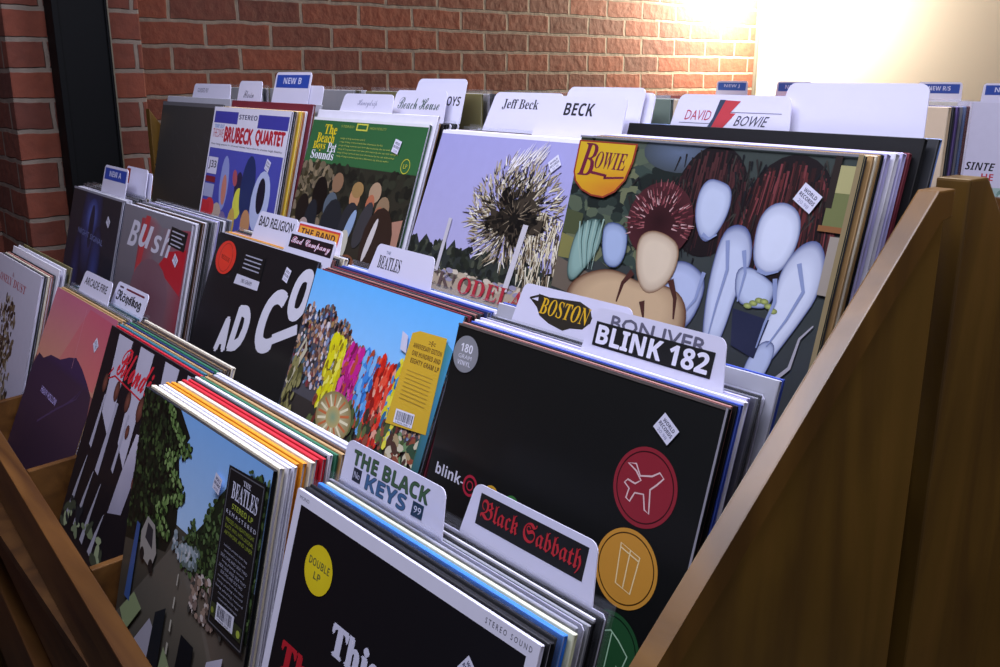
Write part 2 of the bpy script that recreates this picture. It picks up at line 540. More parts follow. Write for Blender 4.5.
# ------------------------------------------------------------------ divider cards
def divider_card(tab, label, h=0.0395, col='#d4d2e6', slant=0.006, blue=None, body=0.315):
    """a stiff plastic card, sleeve sized, with a raised tab from tab[0] to tab[1]"""
    u0, u1 = tab
    r = 0.009
    base = body
    pts = [(0.003, 0), (S - 0.003, 0), (S, 0.003), (S, base - 0.003), (S - .003, base)]
    if u1 < S - 0.004:
        pts += [(u1 + slant, base)]
    else:
        pts = pts[:3]
    def arc(cx, cz, a0, a1, n=6):
        return [(cx + r * math.cos(R(a0 + (a1 - a0) * i / n)), cz + r * math.sin(R(a0 + (a1 - a0) * i / n))) for i in range(n + 1)]
    pts += arc(u1 - r, base + h - r, 0, 90) + arc(u0 + r, base + h - r, 90, 180)
    if u0 - slant > 0.004: pts += [(u0 - slant, base), (0.003, base)]
    pts += [(0, base - 0.003), (0, 0.003)] if u0 - slant > 0.004 else [(0, 0.003)]
    bm = bmesh.new()
    T = 0.0011
    A = [bm.verts.new((x, 0, z)) for x, z in pts]; B = [bm.verts.new((x, T, z)) for x, z in pts]
    tr = tessellate_polygon([[Vector((x, z, 0)) for x, z in pts]])
    for a, b, c in tr:
        bm.faces.new((A[a], A[b], A[c])); bm.faces.new((B[c], B[b], B[a]))
    n = len(pts)
    for i in range(n): bm.faces.new((A[i], A[(i + 1) % n], B[(i + 1) % n], B[i]))
    bmesh.ops.recalc_face_normals(bm, faces=bm.faces[:])
    me = bpy.data.meshes.new('divider_card'); bm.to_mesh(me); bm.free()
    paint(me, lambda p: lin(col))
    o = link('divider_card', me, M_TAB)
    tag(o, label, 'divider card')
    return o


# ------------------------------------------------------------------ THE ROOM
def struct(name, mesh, mat):
    o = link(name, mesh, mat); tag(o, kind='structure'); return o


FLZ, CEZ = -0.86, 2.6
struct('floor', box_mesh('floor', -2.2, 4.0, -2.5, 3.8, FLZ - 0.1, FLZ), M_FLOOR)
struct('ceiling', box_mesh('ceiling', -2.2, 4.0, -2.5, 3.8, CEZ, CEZ + 0.1), M_CEIL)
struct('wall_left', box_mesh('wall_left', -2.2, -2.0, -2.5, 3.65, FLZ, CEZ), M_BRICK_Y)
struct('wall_back', box_mesh('wall_back', -2.2, 4.0, 3.65, 3.8, FLZ, CEZ), M_PLASTER)
pil = struct('wall_left_pilaster', box_mesh('wall_left_pilaster', -2.0, -1.7, 0.43, 0.735, FLZ, CEZ, 0.004), M_BRICK_Y)
pil.data.materials.append(M_BRICK_X)
for p in pil.data.polygons:
    if abs(p.normal.y) > 0.7: p.material_index = 1
struct('corner_strip_1', box_mesh('corner_strip_1', -2.0, -1.988, 3.632, 3.65, FLZ, CEZ, 0.002), plain_mat('dark_corner_strip', '#4a4640', 0.6))  # thin dark vertical strip where the two walls meet

# black steel channel standing at the brick pilaster
post = empty('steel_channel_post', (-1.62, 0.575, FLZ))
tag(post, 'black painted steel channel post standing in front of the brick pilaster', 'post')
H = CEZ - FLZ
link('web', box_mesh('web', -0.006, 0.006, -0.05, 0.05, 0, H), M_STEEL, post)
link('flange', box_mesh('flange', -0.05, 0.012, -0.064, -0.05, 0, H, 0.002), M_STEEL, post)
fl = link('flange', box_mesh('flange', -0.05, 0.012, 0.05, 0.058, 0, H, 0.0015), M_STEEL, post)
ed = link('edge_highlight', box_mesh('edge_highlight', 0.0121, 0.0145, 0.0545, 0.0575, 0, H), M_EDGE, post)  # thin pale strip standing in for the highlight along the post edge
ed['label'] = 'pale painted highlight on the post edge'

# ------------------------------------------------------------------ THE RACKS
XL, XR = -1.452, 0.36          # outer faces of the end panels


def rack_front():
    rk = empty('record_rack', (-0.55, 0.35, FLZ))
    tag(rk, 'stained oak stepped record rack filled with three rows of sleeves', 'record rack')
    off = Vector((0.55, -0.35, -FLZ))
    def part(name, me, mat, label=None):
        me.transform(Matrix.Translation(off))
        o = link(name, me, mat, rk)
        if label: o['label'] = label
        return o
    side = [(0.075, FLZ), (0.620, FLZ), (0.620, 0.628), (0.594, 0.628), (0.285, 0.343), (0.10, 0.172), (0.075, 0.172)]
    part('side_panel', prism_mesh('side_panel', side, 0.345, 0.3565, 'x', 0.0015), M_WOOD_D)
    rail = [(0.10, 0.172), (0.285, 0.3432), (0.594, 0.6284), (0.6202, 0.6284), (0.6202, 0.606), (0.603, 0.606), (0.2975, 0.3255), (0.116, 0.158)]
    part('edge_rail', prism_mesh('edge_rail', rail, 0.3450, 0.3625, 'x', 0.0016), M_WOOD_E, 'oak edge rail along the slope')
    # the inset panel is seen in the gap below the rail
    low = [(0.075, FLZ), (0.628, FLZ), (0.628, 0.500), (0.300, 0.200), (0.26, 0.172), (0.075, 0.160)]
    part('side_panel', prism_mesh('side_panel', low, XL, XL + 0.022, 'x', 0.0022), M_WOOD_D)
    # front board, very slightly out of square as in the shop
    def yb(x): return 0.128 - 0.05 * (x + 0.136)
    x0, x1 = XL + 0.022, 0.345
    part('front_board', prism_mesh('front_board', [(x0, yb(x0) - 0.024), (x1, yb(x1) - 0.024), (x1, yb(x1)), (x0, yb(x0))], -0.09, 0.150, 'z', 0.002), M_WOOD_X)
    part('lower_rail', prism_mesh('lower_rail', [(x0, yb(x0) - 0.040), (x1, yb(x1) - 0.040), (x1, yb(x1) - 0.008), (x0, yb(x0) - 0.008)], -0.30, -0.115, 'z', 0.003), M_WOOD_X)
    part('kick_board', box_mesh('kick_board', x0, x1, 0.19, 0.21, FLZ, -0.02), M_WOOD_DK)
    part('shelf_floor', box_mesh('shelf_floor', x0, x1, 0.112, 0.285, ZB[0] - 0.014, ZB[0]), M_WOOD_DK)
    part('shelf_floor', box_mesh('shelf_floor', x0, x1, 0.317, 0.447, ZB[1] - 0.012, ZB[1]), M_WOOD_DK)
    part('shelf_floor', box_mesh('shelf_floor', x0, x1, 0.4895, 0.629, ZB[2] - 0.012, ZB[2]), M_WOOD_DK)
    def riser(name, y0, z0, y1, z1, th):
        part(name, prism_mesh(name, [(y0, z0), (y1, z1), (y1 + th, z1), (y0 + th, z0)], x0, x1, 'x', 0.001), M_WOOD_DK)
    riser('riser_board', 0.286, ZB[0], 0.3115, ZB[1], 0.005)
    riser('riser_board', 0.448, ZB[1], 0.4835, ZB[2], 0.0055)
    part('back_board', box_mesh('back_board', x0, x1, 0.629, 0.637, ZB[2] - .012, 0.40), M_WOOD_DK)
    for c in range(1, 5):
        x = (c - 4) * PITCHX - 0.0195
        y0 = yb(x) + 0.0005
        part('slot_divider', prism_mesh('slot_divider', [(y0, ZB[0]), (0.284, ZB[0]), (0.304, 0.160), (0.27, 0.157), (y0, 0.150)], x - 0.006, x + 0.006, 'x', 0.0015), M_WOOD_X)
        part('slot_divider', prism_mesh('slot_divider', [(0.318, ZB[1]), (0.446, ZB[1]), (0.470, 0.30), (0.318, 0.265)], x - 0.006, x + 0.006, 'x', 0.0015), M_WOOD_DK)
        part('slot_divider', prism_mesh('slot_divider', [(0.490, ZB[2]), (0.628, ZB[2]), (0.628, 0.455), (0.490, 0.43)], x - 0.006, x + 0.006, 'x', 0.0015), M_WOOD_DK)
    return rk


rack_front()
RK2Z = 0.371


def rack_second():
    rk = empty('record_rack', (-0.55, 0.85, FLZ))
    tag(rk, 'stained oak record rack standing back to back behind the front one', 'record rack')
    off = Vector((0.55, -0.85, -FLZ))
    def part(name, me, mat):
        me.transform(Matrix.Translation(off)); return link(name, me, mat, rk)
    side = [(0.641, FLZ), (1.20, FLZ), (1.20, 0.11), (0.717, 0.590), (0.673, 0.634), (0.641, 0.634)]
    part('side_panel', prism_mesh('side_panel', side, 0.336, XR + 0.004, 'x', 0.0022), M_WOOD_D)
    low = [(0.640, FLZ), (1.20, FLZ), (1.20, 0.17), (0.80, 0.40), (0.640, 0.640)]
    part('side_panel', prism_mesh('side_panel', low, XL, XL + 0.022, 'x', 0.0022), M_WOOD_D)
    x0, x1 = XL + 0.022, 0.336
    part('back_board', box_mesh('back_board', x0, x1, 0.690, 0.702, FLZ, 0.50), M_WOOD_DK)
    part('shelf_floor', box_mesh('shelf_floor', x0, x1, 0.703, 0.90, RK2Z - 0.014, RK2Z), M_WOOD_DK)
    part('front_board', box_mesh('front_board', x0, x1, 0.90, 0.915, FLZ, 0.47), M_WOOD_DK)


rack_second()


def rack_far():
    rk = empty('record_rack', (-0.2, 2.4, FLZ))
    tag(rk, 'low record rack across the aisle near the white wall', 'record rack')
    def part(name, me, mat):
        me.transform(Matrix.Translation(Vector((0.2, -2.4, -FLZ)))); return link(name, me, mat, rk)
    for x in (-1.42, 1.2):
        part('side_panel', prism_mesh('side_panel', [(2.15, FLZ), (2.75, FLZ), (2.75, 0.62), (2.6, 0.62), (2.15, 0.44)], x, x + 0.02, 'x', 0.002), M_WOOD_D)
    part('front_board', box_mesh('front_board', -1.4, 1.2, 2.15, 2.17, FLZ, 0.44, 0.001), M_WOOD_X)
    part('shelf_floor', box_mesh('shelf_floor', -1.4, 1.2, 2.17, 2.75, 0.32, 0.335), M_WOOD_DK)
    part('back_board', box_mesh('back_board', -1.4, 1.2, 2.735, 2.75, 0.335, 0.6), M_WOOD_DK)


rack_far()


# ------------------------------------------------------------------ cover artwork
def tagart(par, u, v, rot=-32, w=0.062, h=0.049, sc_=1.0):
    """the little white shop price sticker (part of its sleeve)"""
    a = Art(base=0.0022, clip=False, step=0.00003)
    w *= sc_; h *= sc_
    ca, sa = math.cos(R(rot)), math.sin(R(rot))
    def T(x, y): return (u + x * ca - y * sa, v + x * sa + y * ca)
    a.poly([T(-w / 2, -h / 2), T(w / 2, -h / 2), T(w / 2, h / 2), T(-w / 2, h / 2)], '#d6d5e6')
    a.text('WORLD', *T(-w * .36, h * .14), w * .72, h * .2, '#26264a', rot=rot, st='bold')
    a.text('RECORDS', *T(-w * .42, -h * .14), w * .84, h * .2, '#26264a', rot=rot, st='bold')
    a.text('20.98', *T(-w * .3, -h * .42), w * .6, h * .18, '#8f8fae', rot=rot)
    a.build('price_sticker', M_STICK, par)


def art_white(par):
    rnd = random.Random(3); a = Art()
    a.rect(0, 0, 1, 1, ('#b5b0c4', '#cac6d6'))
    a.text('A', .40, .905, .05, .03, '#8b3a45', st='serif')
    a.text('LONELY', .08, .845, .34, .05, '#a8323c', st='serif'); a.text('DUST', .46, .845, .28, .05, '#a8323c', st='serif')
    def ins(u, v): return abs(u - .45) < .13 + .18 * (0.8 - v) + .04 * math.sin(v * 40)
    a.scatter(650, (.1, .02, .85, .78), (.008, .022), ['#4a3a2c', '#6b5a44', '#8c7a62', '#2c231c', '#a09482', '#5a4a3a'], rnd, 1.8, inside=ins)
    a.build('cover_print', M_PRINT, par)


def art_pink(par):
    rnd = random.Random(4); a = Art()
    a.rect(0, .60, 1, 1, ('#c78a72', '#b8627a')); a.rect(0, 0, 1, .60, ('#33222f', '#8a5552'))
    a.poly([(0.35, .62), (.97, .62), (1, .97), (.6, .98)], [(199, 120, 110), (205, 110, 105), (184, 84, 104), (190, 90, 108)])
    a.poly([(0, .55), (.05, .62), (.14, .61), (.24, .65), (.40, .66), (.52, .70), (.62, .72), (.74, .69), (.86, .645), (.96, .60), (1, .5), (1, 0), (0, 0)],
           [(52, 36, 62)] * 3 + [(58, 40, 74)] * 6 + [(60, 42, 60)] * 2 + [(50, 34, 50), (44, 30, 46)])
    for i in range(5):
        a.line([(.35 + .05 * i, .30 + .03 * i), (.55 + .06 * i, .42 + .03 * i), (.72 + .03 * i, .50 + .03 * i)], .012, (70, 52, 84), .003)
    a.text('HEAVY HOLLOW', .26, .445, .28, .035, '#a99ad0', rot=-2, st='bold')
    a.line([(.55, .97), (.60, .66)], .003, '#c98a96')
    a.build('cover_print', M_PRINT, par); tagart(par, .82, .835, -35, sc_=1.0)


def art_bands(par):
    rnd = random.Random(5); a = Art()
    a.rect(0, 0, 1, 1, '#16141a')
    # uneven leaning pale bands on black
    for (x0, x1, lo, dx) in ((.12, .30, .62, .04), (.40, .56, .55, .03), (.69, .84, .60, .05), (.93, 1.0, .42, 0)):
        a.poly([(x0 + dx, lo), (x1 - dx * .2, lo - .08), (x1, .985), (x0, .985)], '#b9b5c6')
    a.text('Blondie', .20, .81, .44, .14, '#d02a38', rot=-1, st='script', shear=.25, out='#d02a38', ow=.003)
    a.line([(.16, .83), (.10, .76), (.2, .80), (.62, .77), (.74, .79)], .012, '#c32634', .006)
    # loose pale drapery folds hanging below the bands
    for (x, t, w, b) in ((.14, .70, .035, .44), (.30, .70, .05, .36), (.46, .69, .03, .42)):
        a.poly([(x, t), (x + w * .5, t), (x + w * .2, b), (x - w * .8, b + .01)], '#a8a5b6')
    a.poly([(.60, .64), (.72, .66), (.70, .50), (.66, .30), (.52, .26), (.55, .45)], [(196, 190, 206), (190, 184, 198), (160, 155, 175), (150, 146, 165), (146, 142, 160), (170, 165, 182)])
    for (x, t, b) in ((.10, .40, .10), (.22, .36, .08), (.34, .34, .05), (.46, .24, .04)):
        a.line([(x + .03, t), (x, (t + b) / 2), (x - .02, b)], .006, '#9a98a6', .045)
    for (x, v, r) in ((.11, .745, .028), (.27, .745, .03), (.42, .735, .03), (.57, .74, .035), (.70, .46, .02), (.5, .62, .02)):
        a.ell(x, v, r, r * 1.6, '#7d4a3c', '#4a2a24')
    a.scatter(26, (.03, .02, .6, .16), (.012, .03), ['#6f7a5e', '#8f9a78', '#20242a', '#3d4436'], rnd, 2.2)
    a.build('cover_print', M_PRINT, par)


def art_road(par):
    """generic summer park road under a blue sky"""
    rnd = random.Random(6); a = Art(step=0.000022)
    a.rect(0, .45, 1, 1, ('#c4dcf6', '#84b8f2'))
    a.rect(0, 0, 1, .62, ('#3a352f', '#4a463c'))
    road = [(0, .12), (.40, .53), (.47, .585), (.53, .575), (.74, .34), (.98, .08), (1, 0), (0, 0)]
    a.poly(road, [(82, 78, 70), (98, 92, 82), (120, 116, 108), (120, 116, 108), (100, 92, 80), (74, 70, 64), (60, 57, 54), (52, 50, 50)])
    a.poly([(.53, .575), (1, .42), (1, .05), (.98, .08), (.74, .34)], [(110, 96, 80), (70, 66, 60), (60, 52, 44), (96, 84, 74), (104, 92, 80)])
    a.poly([(.60, .50), (1, .12), (1, .06), (.585, .495)], '#6d6459')
    # left trees
    dk = ['#14170f', '#1b2114', '#10120d', '#20281a']; md = ['#2c3c20', '#3a4d28', '#24331c', '#46592f', '#1a2414']
    def L(u, v): return u < .33 + .13 * math.sin(v * 9 + 1.2) * .6 + .05 * math.sin(v * 37) + (.06 if v > .85 else 0) and v > .45 + .25 * max(0, u - .3)
    a.poly([(0, .42), (.36, .50), (.42, .60), (.40, .75), (.36, .85), (.43, .93), (.33, 1), (0, 1)], '#161a12')
    a.scatter(1300, (0, .47, .5, 1), (.005, .012), dk + md, rnd, 1.5, inside=L)
    a.scatter(700, (.15, .55, .5, 1), (.004, .009), ['#5b7a3c', '#6e8c4c', '#42592c', '#86a060'], rnd, 1.5, inside=lambda u, v: L(u, v) and not L(u + .1, v))
    # right trees
    def Rr(u, v): return v > .50 and v < .60 + (u - .5) * 1.05 + .04 * math.sin(u * 50)
    a.poly([(.48, .56), (.62, .70), (.70, .82), (.76, .88), (1, .95), (1, .46), (.55, .56)], '#1c2617')
    a.scatter(1100, (.48, .5, 1, .96), (.004, .010), md + ['#4a6136', '#5b7344'], rnd, 1.5, inside=Rr)
    # hazy distance, parked vans and hedge flowers
    a.scatter(90, (.42, .52, .62, .60), (.005, .012), ['#7d8c94', '#9aa6ac', '#5d6a66', '#c2c4c8'], rnd, 1.4)
    a.scatter(120, (.60, .40, .84, .54), (.006, .014), ['#9a8272', '#6d5b50', '#c5b8b0', '#41403c', '#7d6a62'], rnd, 1.3)
    a.poly([(.16, .42), (.27, .40), (.30, .47), (.26, .56), (.19, .57), (.15, .50)], '#9b958e'); a.poly([(.19, .49), (.26, .47), (.25, .54), (.20, .55)], '#2c2d32')
    a.ell(.18, .425, .02, .025, '#17181a'); a.ell(.265, .41, .02, .025, '#17181a')
    # lane marks, kerb and fallen leaves
    for i in range(6):
        t0, t1 = i / 6, (i + .5) / 6
        a.line([(.50 - .02 * t0, .56 - .5 * t0), (.50 - .02 * t1, .56 - .5 * t1)], .004 + .014 * t0, '#b6b0a2', .004 + .014 * t1)
    a.poly([(.05, .16), (.16, .27), (.24, .24), (.12, .10)], '#8d9a70')
    a.poly([(.20, .10), (.32, .24), (.40, .20), (.30, .04)], '#a8a4b2')
    a.poly([(.42, .02), (.46, .20), (.55, .14), (.54, .01)], '#8f9c74')
    a.poly([(.72, .02), (.78, .30), (.88, .36), (.86, .16), (.92, .02)], [(178, 172, 192), (190, 186, 202), (200, 196, 212), (176, 170, 190), (160, 155, 176)])
    a.poly([(.33, .03), (.36, .28), (.44, .33), (.43, .08)], '#1d2026'); a.poly([(.55, .02), (.58, .30), (.68, .30), (.67, .04)], '#15161b')
    a.line([(.10, .22), (.12, .52)], .05, '#3b568e', .03)
    a.build('cover_print', M_PRINT, par)
    b = Art(base=0.0010)
    b.poly([(.745, .42), (.99, .42), (.985, .952), (.745, .938)], '#08080a')
    for q in (((.755, .43), (.98, .43)), ((.755, .43), (.755, .93)), ((.98, .43), (.976, .94)), ((.755, .93), (.976, .94))): b.line(q, .004, '#5c5c62')
    b.text('THE', .85, .905, .05, .016, '#cfcfe0', st='serif'); b.text('BEATLES', .785, .845, .17, .055, '#d6d6ea', st='serif')
    b.text('STEREO LP', .80, .815, .14, .018, '#9aa83a', st='bold'); b.text('R E M A S T E R E D', .768, .792, .20, .013, '#cfcfe0')
    for i in range(3): b.text(['PRESSED ON HEAVYWEIGHT', 'BLACK VINYL WITH ORIGINAL', 'ARTWORK AND LINER'][i], .775, .768 - i * .02, .19, .013, '#8c9a32')
    rnd2 = random.Random(9)
    for i in range(11):
        w = rnd2.uniform(.13, .19)
        b.text(rnd2.choice(['SIDE ONE AND SIDE TWO', 'remastered from the tapes', 'includes printed inner bag', 'long playing record']), .865 - w / 2, .69 - i * .017, w, .010, '#a4a4b4')
    b.rect(.76, .455, .975, .50, '#2c3318')
    b.barcode(.80, .455, .12, .055, rnd2, 2); b.ell(.955, .475, .012, .012, '#a4b440'); b.ell(.775, .475, .010, .010, '#7a8430')
    b.build('hype_sticker', M_STICK, par); tagart(par, .688, .857, -12, .05, .055)


def art_this(par):
    a = Art()
    a.rect(0, 0, 1, 1, '#d9d7e6'); a.rect(.033, .02, .967, .962, ('#0f0e12', '#121115'))
    a.text('S T E R E O   S O U N D', .83, .974, .15, .013, '#3a3a46'); a.text('MONO', .02, .976, .05, .010, '#6a6a78')
    a.text('This is', .300, .655, .33, .078, '#d3d2e4', st='serif', out='#d3d2e4', ow=.004); a.text('an LP.', .315, .56, .28, .07, '#d3d2e4', st='serif', out='#d3d2e4', ow=.004)
    a.text('The', .085, .51, .20, .075, '#b5202c', st='serif', out='#b5202c', ow=.004)
    a.build('cover_print', M_PRINT, par)
    b = Art(base=0.0010)
    b.ell(.18, .828, .069, .067, '#e2cc16', '#dcc412', n=48)
    b.text('DOUBLE', .128, .832, .104, .022, '#6f6a2c', rot=0, st='bold'); b.text('LP', .163, .800, .034, .020, '#6f6a2c', st='bold')
    b.build('disc_sticker', M_STICK, par); tagart(par, .818, .85, -35)


def art_bluefig(par):
    rnd = random.Random(8); a = Art()
    a.rect(0, 0, 1, 1, ('#1d2138', '#25272d'))
    a.ell(.45, .80, .20, .34, '#3a4580', '#23263a', n=24); a.ell(.46, .84, .12, .12, '#5d6fc0', '#2d3666', n=18); a.ell(.47, .78, .05, .14, '#1f2030', '#252a44')
    a.ell(.62, .50, .12, .30, '#3a4788', '#20243a'); a.ell(.25, .45, .1, .28, '#2a3468', '#1d2138')
    a.text('NIGHT SIGNAL', .22, .715, .52, .035, '#6e77a8', rot=-3)
    a.rect(0, .0, 1, .012, '#c9c9d8'); a.rect(.982, 0, 1, 1, '#9a9aa8'); a.rect(0, .988, 1, 1, '#8a8a96')
    a.build('cover_print', M_PRINT, par); tagart(par, .785, .845, -30)


def art_bush(par):
    a = Art()
    a.rect(0, 0, 1, 1, ('#4c3a44', '#77747c'))
    a.poly([(.30, 0), (1, 0), (1, .96), (.62, .93), (.5, .97), (.30, .95)], [(96, 56, 66), (120, 52, 60), (150, 62, 76), (120, 110, 118), (130, 118, 124), (160, 54, 62)])
    a.poly([(.30, .62), (.36, .97), (.43, .97), (.36, .60)], '#b23a3e'); a.poly([(.62, .72), (.98, .62), (.98, .86), (.75, .82)], '#b2202c')
    a.ell(.55, .55, .28, .2, '#6d4650', '#75545e')
    for s, u, w, v, h in (('B', .12, .15, .775, .15), ('u', .29, .19, .79, .13), ('s', .50, .12, .785, .10), ('h', .64, .12, .785, .15)):
        a.text(s, u, v, w, h, '#c8c4d2', st='boldit', shear=.15)
    a.build('cover_print', M_PRINT, par)
    b = Art(base=0.001)
    b.poly([(.73, .855), (.95, .845), (.965, .945), (.745, .955)], '#121214')
    for i in range(4): b.line([(.76, .932 - i * .022), (.93 - .03 * (i % 2), .927 - i * .022)], .007, '#a9a8b8')
    b.build('hype_sticker', M_STICK, par); tagart(par, .86, .79, -30)


def art_badco(par):
    a = Art()
    a.rect(0, 0, 1, 1, ('#111113', '#18181b'))
    W = '#cfcedb'
    def sk(pts, w=.055): a.line(pts, w, W)
    a.text('A', .285, .455, .10, .15, W, rot=10, st='bold', shear=.251, out=W, ow=.010)
    a.text('D', .415, .485, .13, .20, W, rot=10, st='bold', shear=.251, out=W, ow=.010)
    a.text('C', .640, .530, .17, .27, W, rot=10, st='bold', shear=.251, out=W, ow=.010)
    a.text('O', .855, .720, .15, .21, W, rot=10, st='bold', shear=.251, out=W, ow=.010)
    sk([(.80, .615), (.985, .70)], .045); sk([(.35, .405), (.54, .41)], .03)
    a.build('cover_print', M_PRINT, par)
    b = Art(base=0.001)
    b.ell(.142, .888, .108, .083, '#d8371f', '#cc3020', n=40); b.ring(.142, .888, .072, .004, '#8e2416'); b.text('REISSUE', .095, .878, .095, .022, '#7e2014', rot=-6, st='bold')
    b.build('disc_sticker', M_STICK, par)
    c = Art(base=0.0010)
    c.poly([(.315, .835), (.55, .835), (.545, .945), (.325, .945)], '#060607'); c.poly([(.30, .785), (.55, .79), (.55, .833), (.31, .833)], '#c4c2d2')
    for i in range(4): c.line([(.345, .93 - i * .02), (.52, .93 - i * .02)], .006, '#9c9cac')
    c.text('180 GRAM', .37, .80, .11, .02, '#4a4a5a'); c.build('hype_sticker', M_STICK, par); tagart(par, .778, .903, -12, .05, .06)


def art_crowd(par):
    """generic stand-in: blue sky over a dense many-coloured flower bank"""
    rnd = random.Random(12); a = Art(step=0.000022)
    a.rect(0, .5, 1, 1, ('#a4d0f6', '#62b4f6')); a.rect(0, 0, 1, .52, ('#2c2a26', '#352f2c'))
    top = lambda u: .80 + .07 * math.sin(u * 7 + .4) + .02 * math.sin(u * 41)
    a.poly([(0, .5)] + [(i / 20, top(i / 20) - .015) for i in range(21)] + [(1, .5)], '#4c4a50')
    mix1 = ['#2a2426', '#6b4a40', '#b08a74', '#c9a78e', '#8a5f4c', '#d5cdd0', '#3c4a6c', '#7f93b6', '#1f1b1e', '#93786c', '#bfb7c4', '#5d3c34', '#4f6a78', '#7c2f36', '#9f7f52']
    a.scatter(2000, (0, .55, 1, .90), (.005, .012), mix1, rnd, 1.35, ang=1.5, inside=lambda u, v: v < top(u))
    def drift(u0, u1, v0, v1, cols, n):
        a.scatter(n, (u0 - .01, v0, u1 + .01, v1), (.006, .015), cols, rnd, 2.2, ang=1.45)
    drift(.28, .37, .50, .77, ['#d9d218', '#c8b81a', '#e4de3a', '#8a7a18', '#e8e268'], 150)
    drift(.40, .49, .52, .76, ['#c2248c', '#a81c74', '#d84aa4', '#7c1a4c', '#b84a32'], 130)
    drift(.52, .60, .50, .76, ['#3c84d2', '#5aa0e0', '#2a62a8', '#7cb4e6', '#a84a30'], 140)
    drift(.62, .73, .46, .76, ['#d8301e', '#c02418', '#e4543a', '#8c1c14', '#e0a088'], 170)
    drift(.73, .78, .50, .78, ['#d6c81e', '#3c8cc2', '#e2da44', '#2c6a94'], 70)
    a.scatter(160, (.25, .40, .9, .56), (.006, .016), ['#2c3a24', '#4a5a30', '#6b2f28', '#3a2c24', '#8a4a36', '#5d6a3c'], rnd, 2.0, ang=1.4)
    a.ell(.42, .49, .125, .095, '#d5c59a', '#8a7a4c', n=30); a.ell(.42, .49, .05, .04, '#7f9a78', '#b8a468', n=16)
    for i in range(18):
        t = i * math.pi / 9; a.line([(.42 + .05 * math.cos(t), .49 + .04 * math.sin(t)), (.42 + .11 * math.cos(t), .49 + .084 * math.sin(t))], .01, '#c06a3c' if i % 2 else '#e0d8b4', nl=(i == 0))
    a.line([(.02, .52), (.06, .60), (.10, .68), (.08, .72), (.05, .66)], .03, '#bdb59a', .012)
    a.scatter(60, (.02, .36, .12, .62), (.006, .014), ['#6f6a3c', '#8a8454', '#4c4a28'], rnd, 2.4, ang=1.5)
    a.scatter(60, (.02, .30, .95, .42), (.006, .02), ['#3c4a28', '#5a4a30', '#2a241e', '#704030'], rnd, 1.6)
    a.scatter(90, (.80, .30, .99, .56), (.006, .02), ['#6a8a5c', '#2f4a34', '#a8946c', '#c9c0a4', '#4a2f24', '#8a4a34'], rnd, 1.8)
    a.poly([(.955, .90), (1, .88), (1, .35), (.96, .4)], [(60, 130, 120), (70, 150, 190), (40, 70, 50), (40, 80, 60)])
    a.poly([(.70, .885), (.74, .875), (.755, .815), (.715, .822)], '#c9c8dc')
    a.build('cover_print', M_PRINT, par)
    b = Art(base=0.0010)
    b.poly([(.75, .565), (.985, .59), (.955, .912), (.80, .905), (.76, .89)], '#cfa829')
    b.text('*', .865, .868, .04, .02, '#5c3a14')
    for i, s in enumerate(['ANNIVERSARY EDITION', 'ONE HUNDRED AND', 'EIGHTY GRAM LP']): b.text(s, .785 + .004 * i, .845 - i * .026, .165, .017, '#5c3a14', rot=1, st='bold')
    for i in range(8): b.line([(.79, .765 - i * .014), (.94, .768 - i * .014)], .003, '#ae8a2c')
    b.barcode(.795, .580, .11, .048, rnd, 4)
    b.build('hype_sticker', M_STICK, par)


def disc(b, u, v, r, c, dark):
    b.ell(u, v, r, r, c, n=56); b.ring(u, v, r * .90, .0035, dark, 56)


def art_discs(par):
    a = Art()
    a.rect(0, 0, 1, 1, ('#08080a', '#151615'))
    a.text('blink-', .036, .535, .135, .036, '#c9c8d6', st='bold')
    for u, c in ((.203, '#a8243a'), (.298, '#c99a2c'), (.387, '#3c7a3c')): a.ring(u, .548, .032, .008, c); a.ring(u, .548, .015, .004, c)
    # circles with plain line icons
    disc(a, .820, .752, .099, '#8a2531', '#3c0c12')
    W = '#d8b8b8'
    a.line([(.755, .795), (.78, .80), (.80, .775), (.835, .785), (.855, .80), (.87, .79), (.855, .77), (.838, .752), (.845, .72), (.85, .695), (.835, .70), (.822, .735), (.795, .73), (.785, .705), (.772, .71), (.775, .735), (.757, .745), (.765, .755), (.79, .752), (.805, .765), (.785, .783)], .0045, W, close=True)
    disc(a, .820, .544, .099, '#c38a35', '#4c3008')
    a.line([(.79, .600), (.855, .585), (.85, .49), (.80, .50)], .004, '#e6cf9c', close=True); a.line([(.823, .592), (.825, .497)], .0035, '#e6cf9c'); a.line([(.79, .590), (.855, .575)], .0035, '#e6cf9c')
    disc(a, .825, .333, .099, '#1f4a2a', '#0a1c0e')
    a.line([(.79, .37), (.82, .385), (.85, .37), (.885, .345), (.875, .30), (.86, .31), (.86, .27), (.79, .28), (.79, .32), (.765, .31), (.765, .35)], .004, '#9cc0a0', close=True); a.line([(.825, .38), (.825, .275)], .0035, '#9cc0a0')
    a.rect(0, .994, 1, 1, '#5c5450'); a.rect(.994, 0, 1, 1, '#8a8790')
    a.build('cover_print', M_PRINT, par)
    b = Art(base=0.0010)
    b.ell(.063, .915, .058, .056, '#8b8c92', '#83848a', n=40)
    b.text('180', .035, .920, .056, .026, '#e2e1ec', st='bold'); b.text('GRAM', .032, .900, .062, .013, '#d6d5e2'); b.text('VINYL', .032, .880, .062, .014, '#d6d5e2', st='bold')
    b.build('disc_sticker', M_STICK, par); tagart(par, .845, .907, -32)


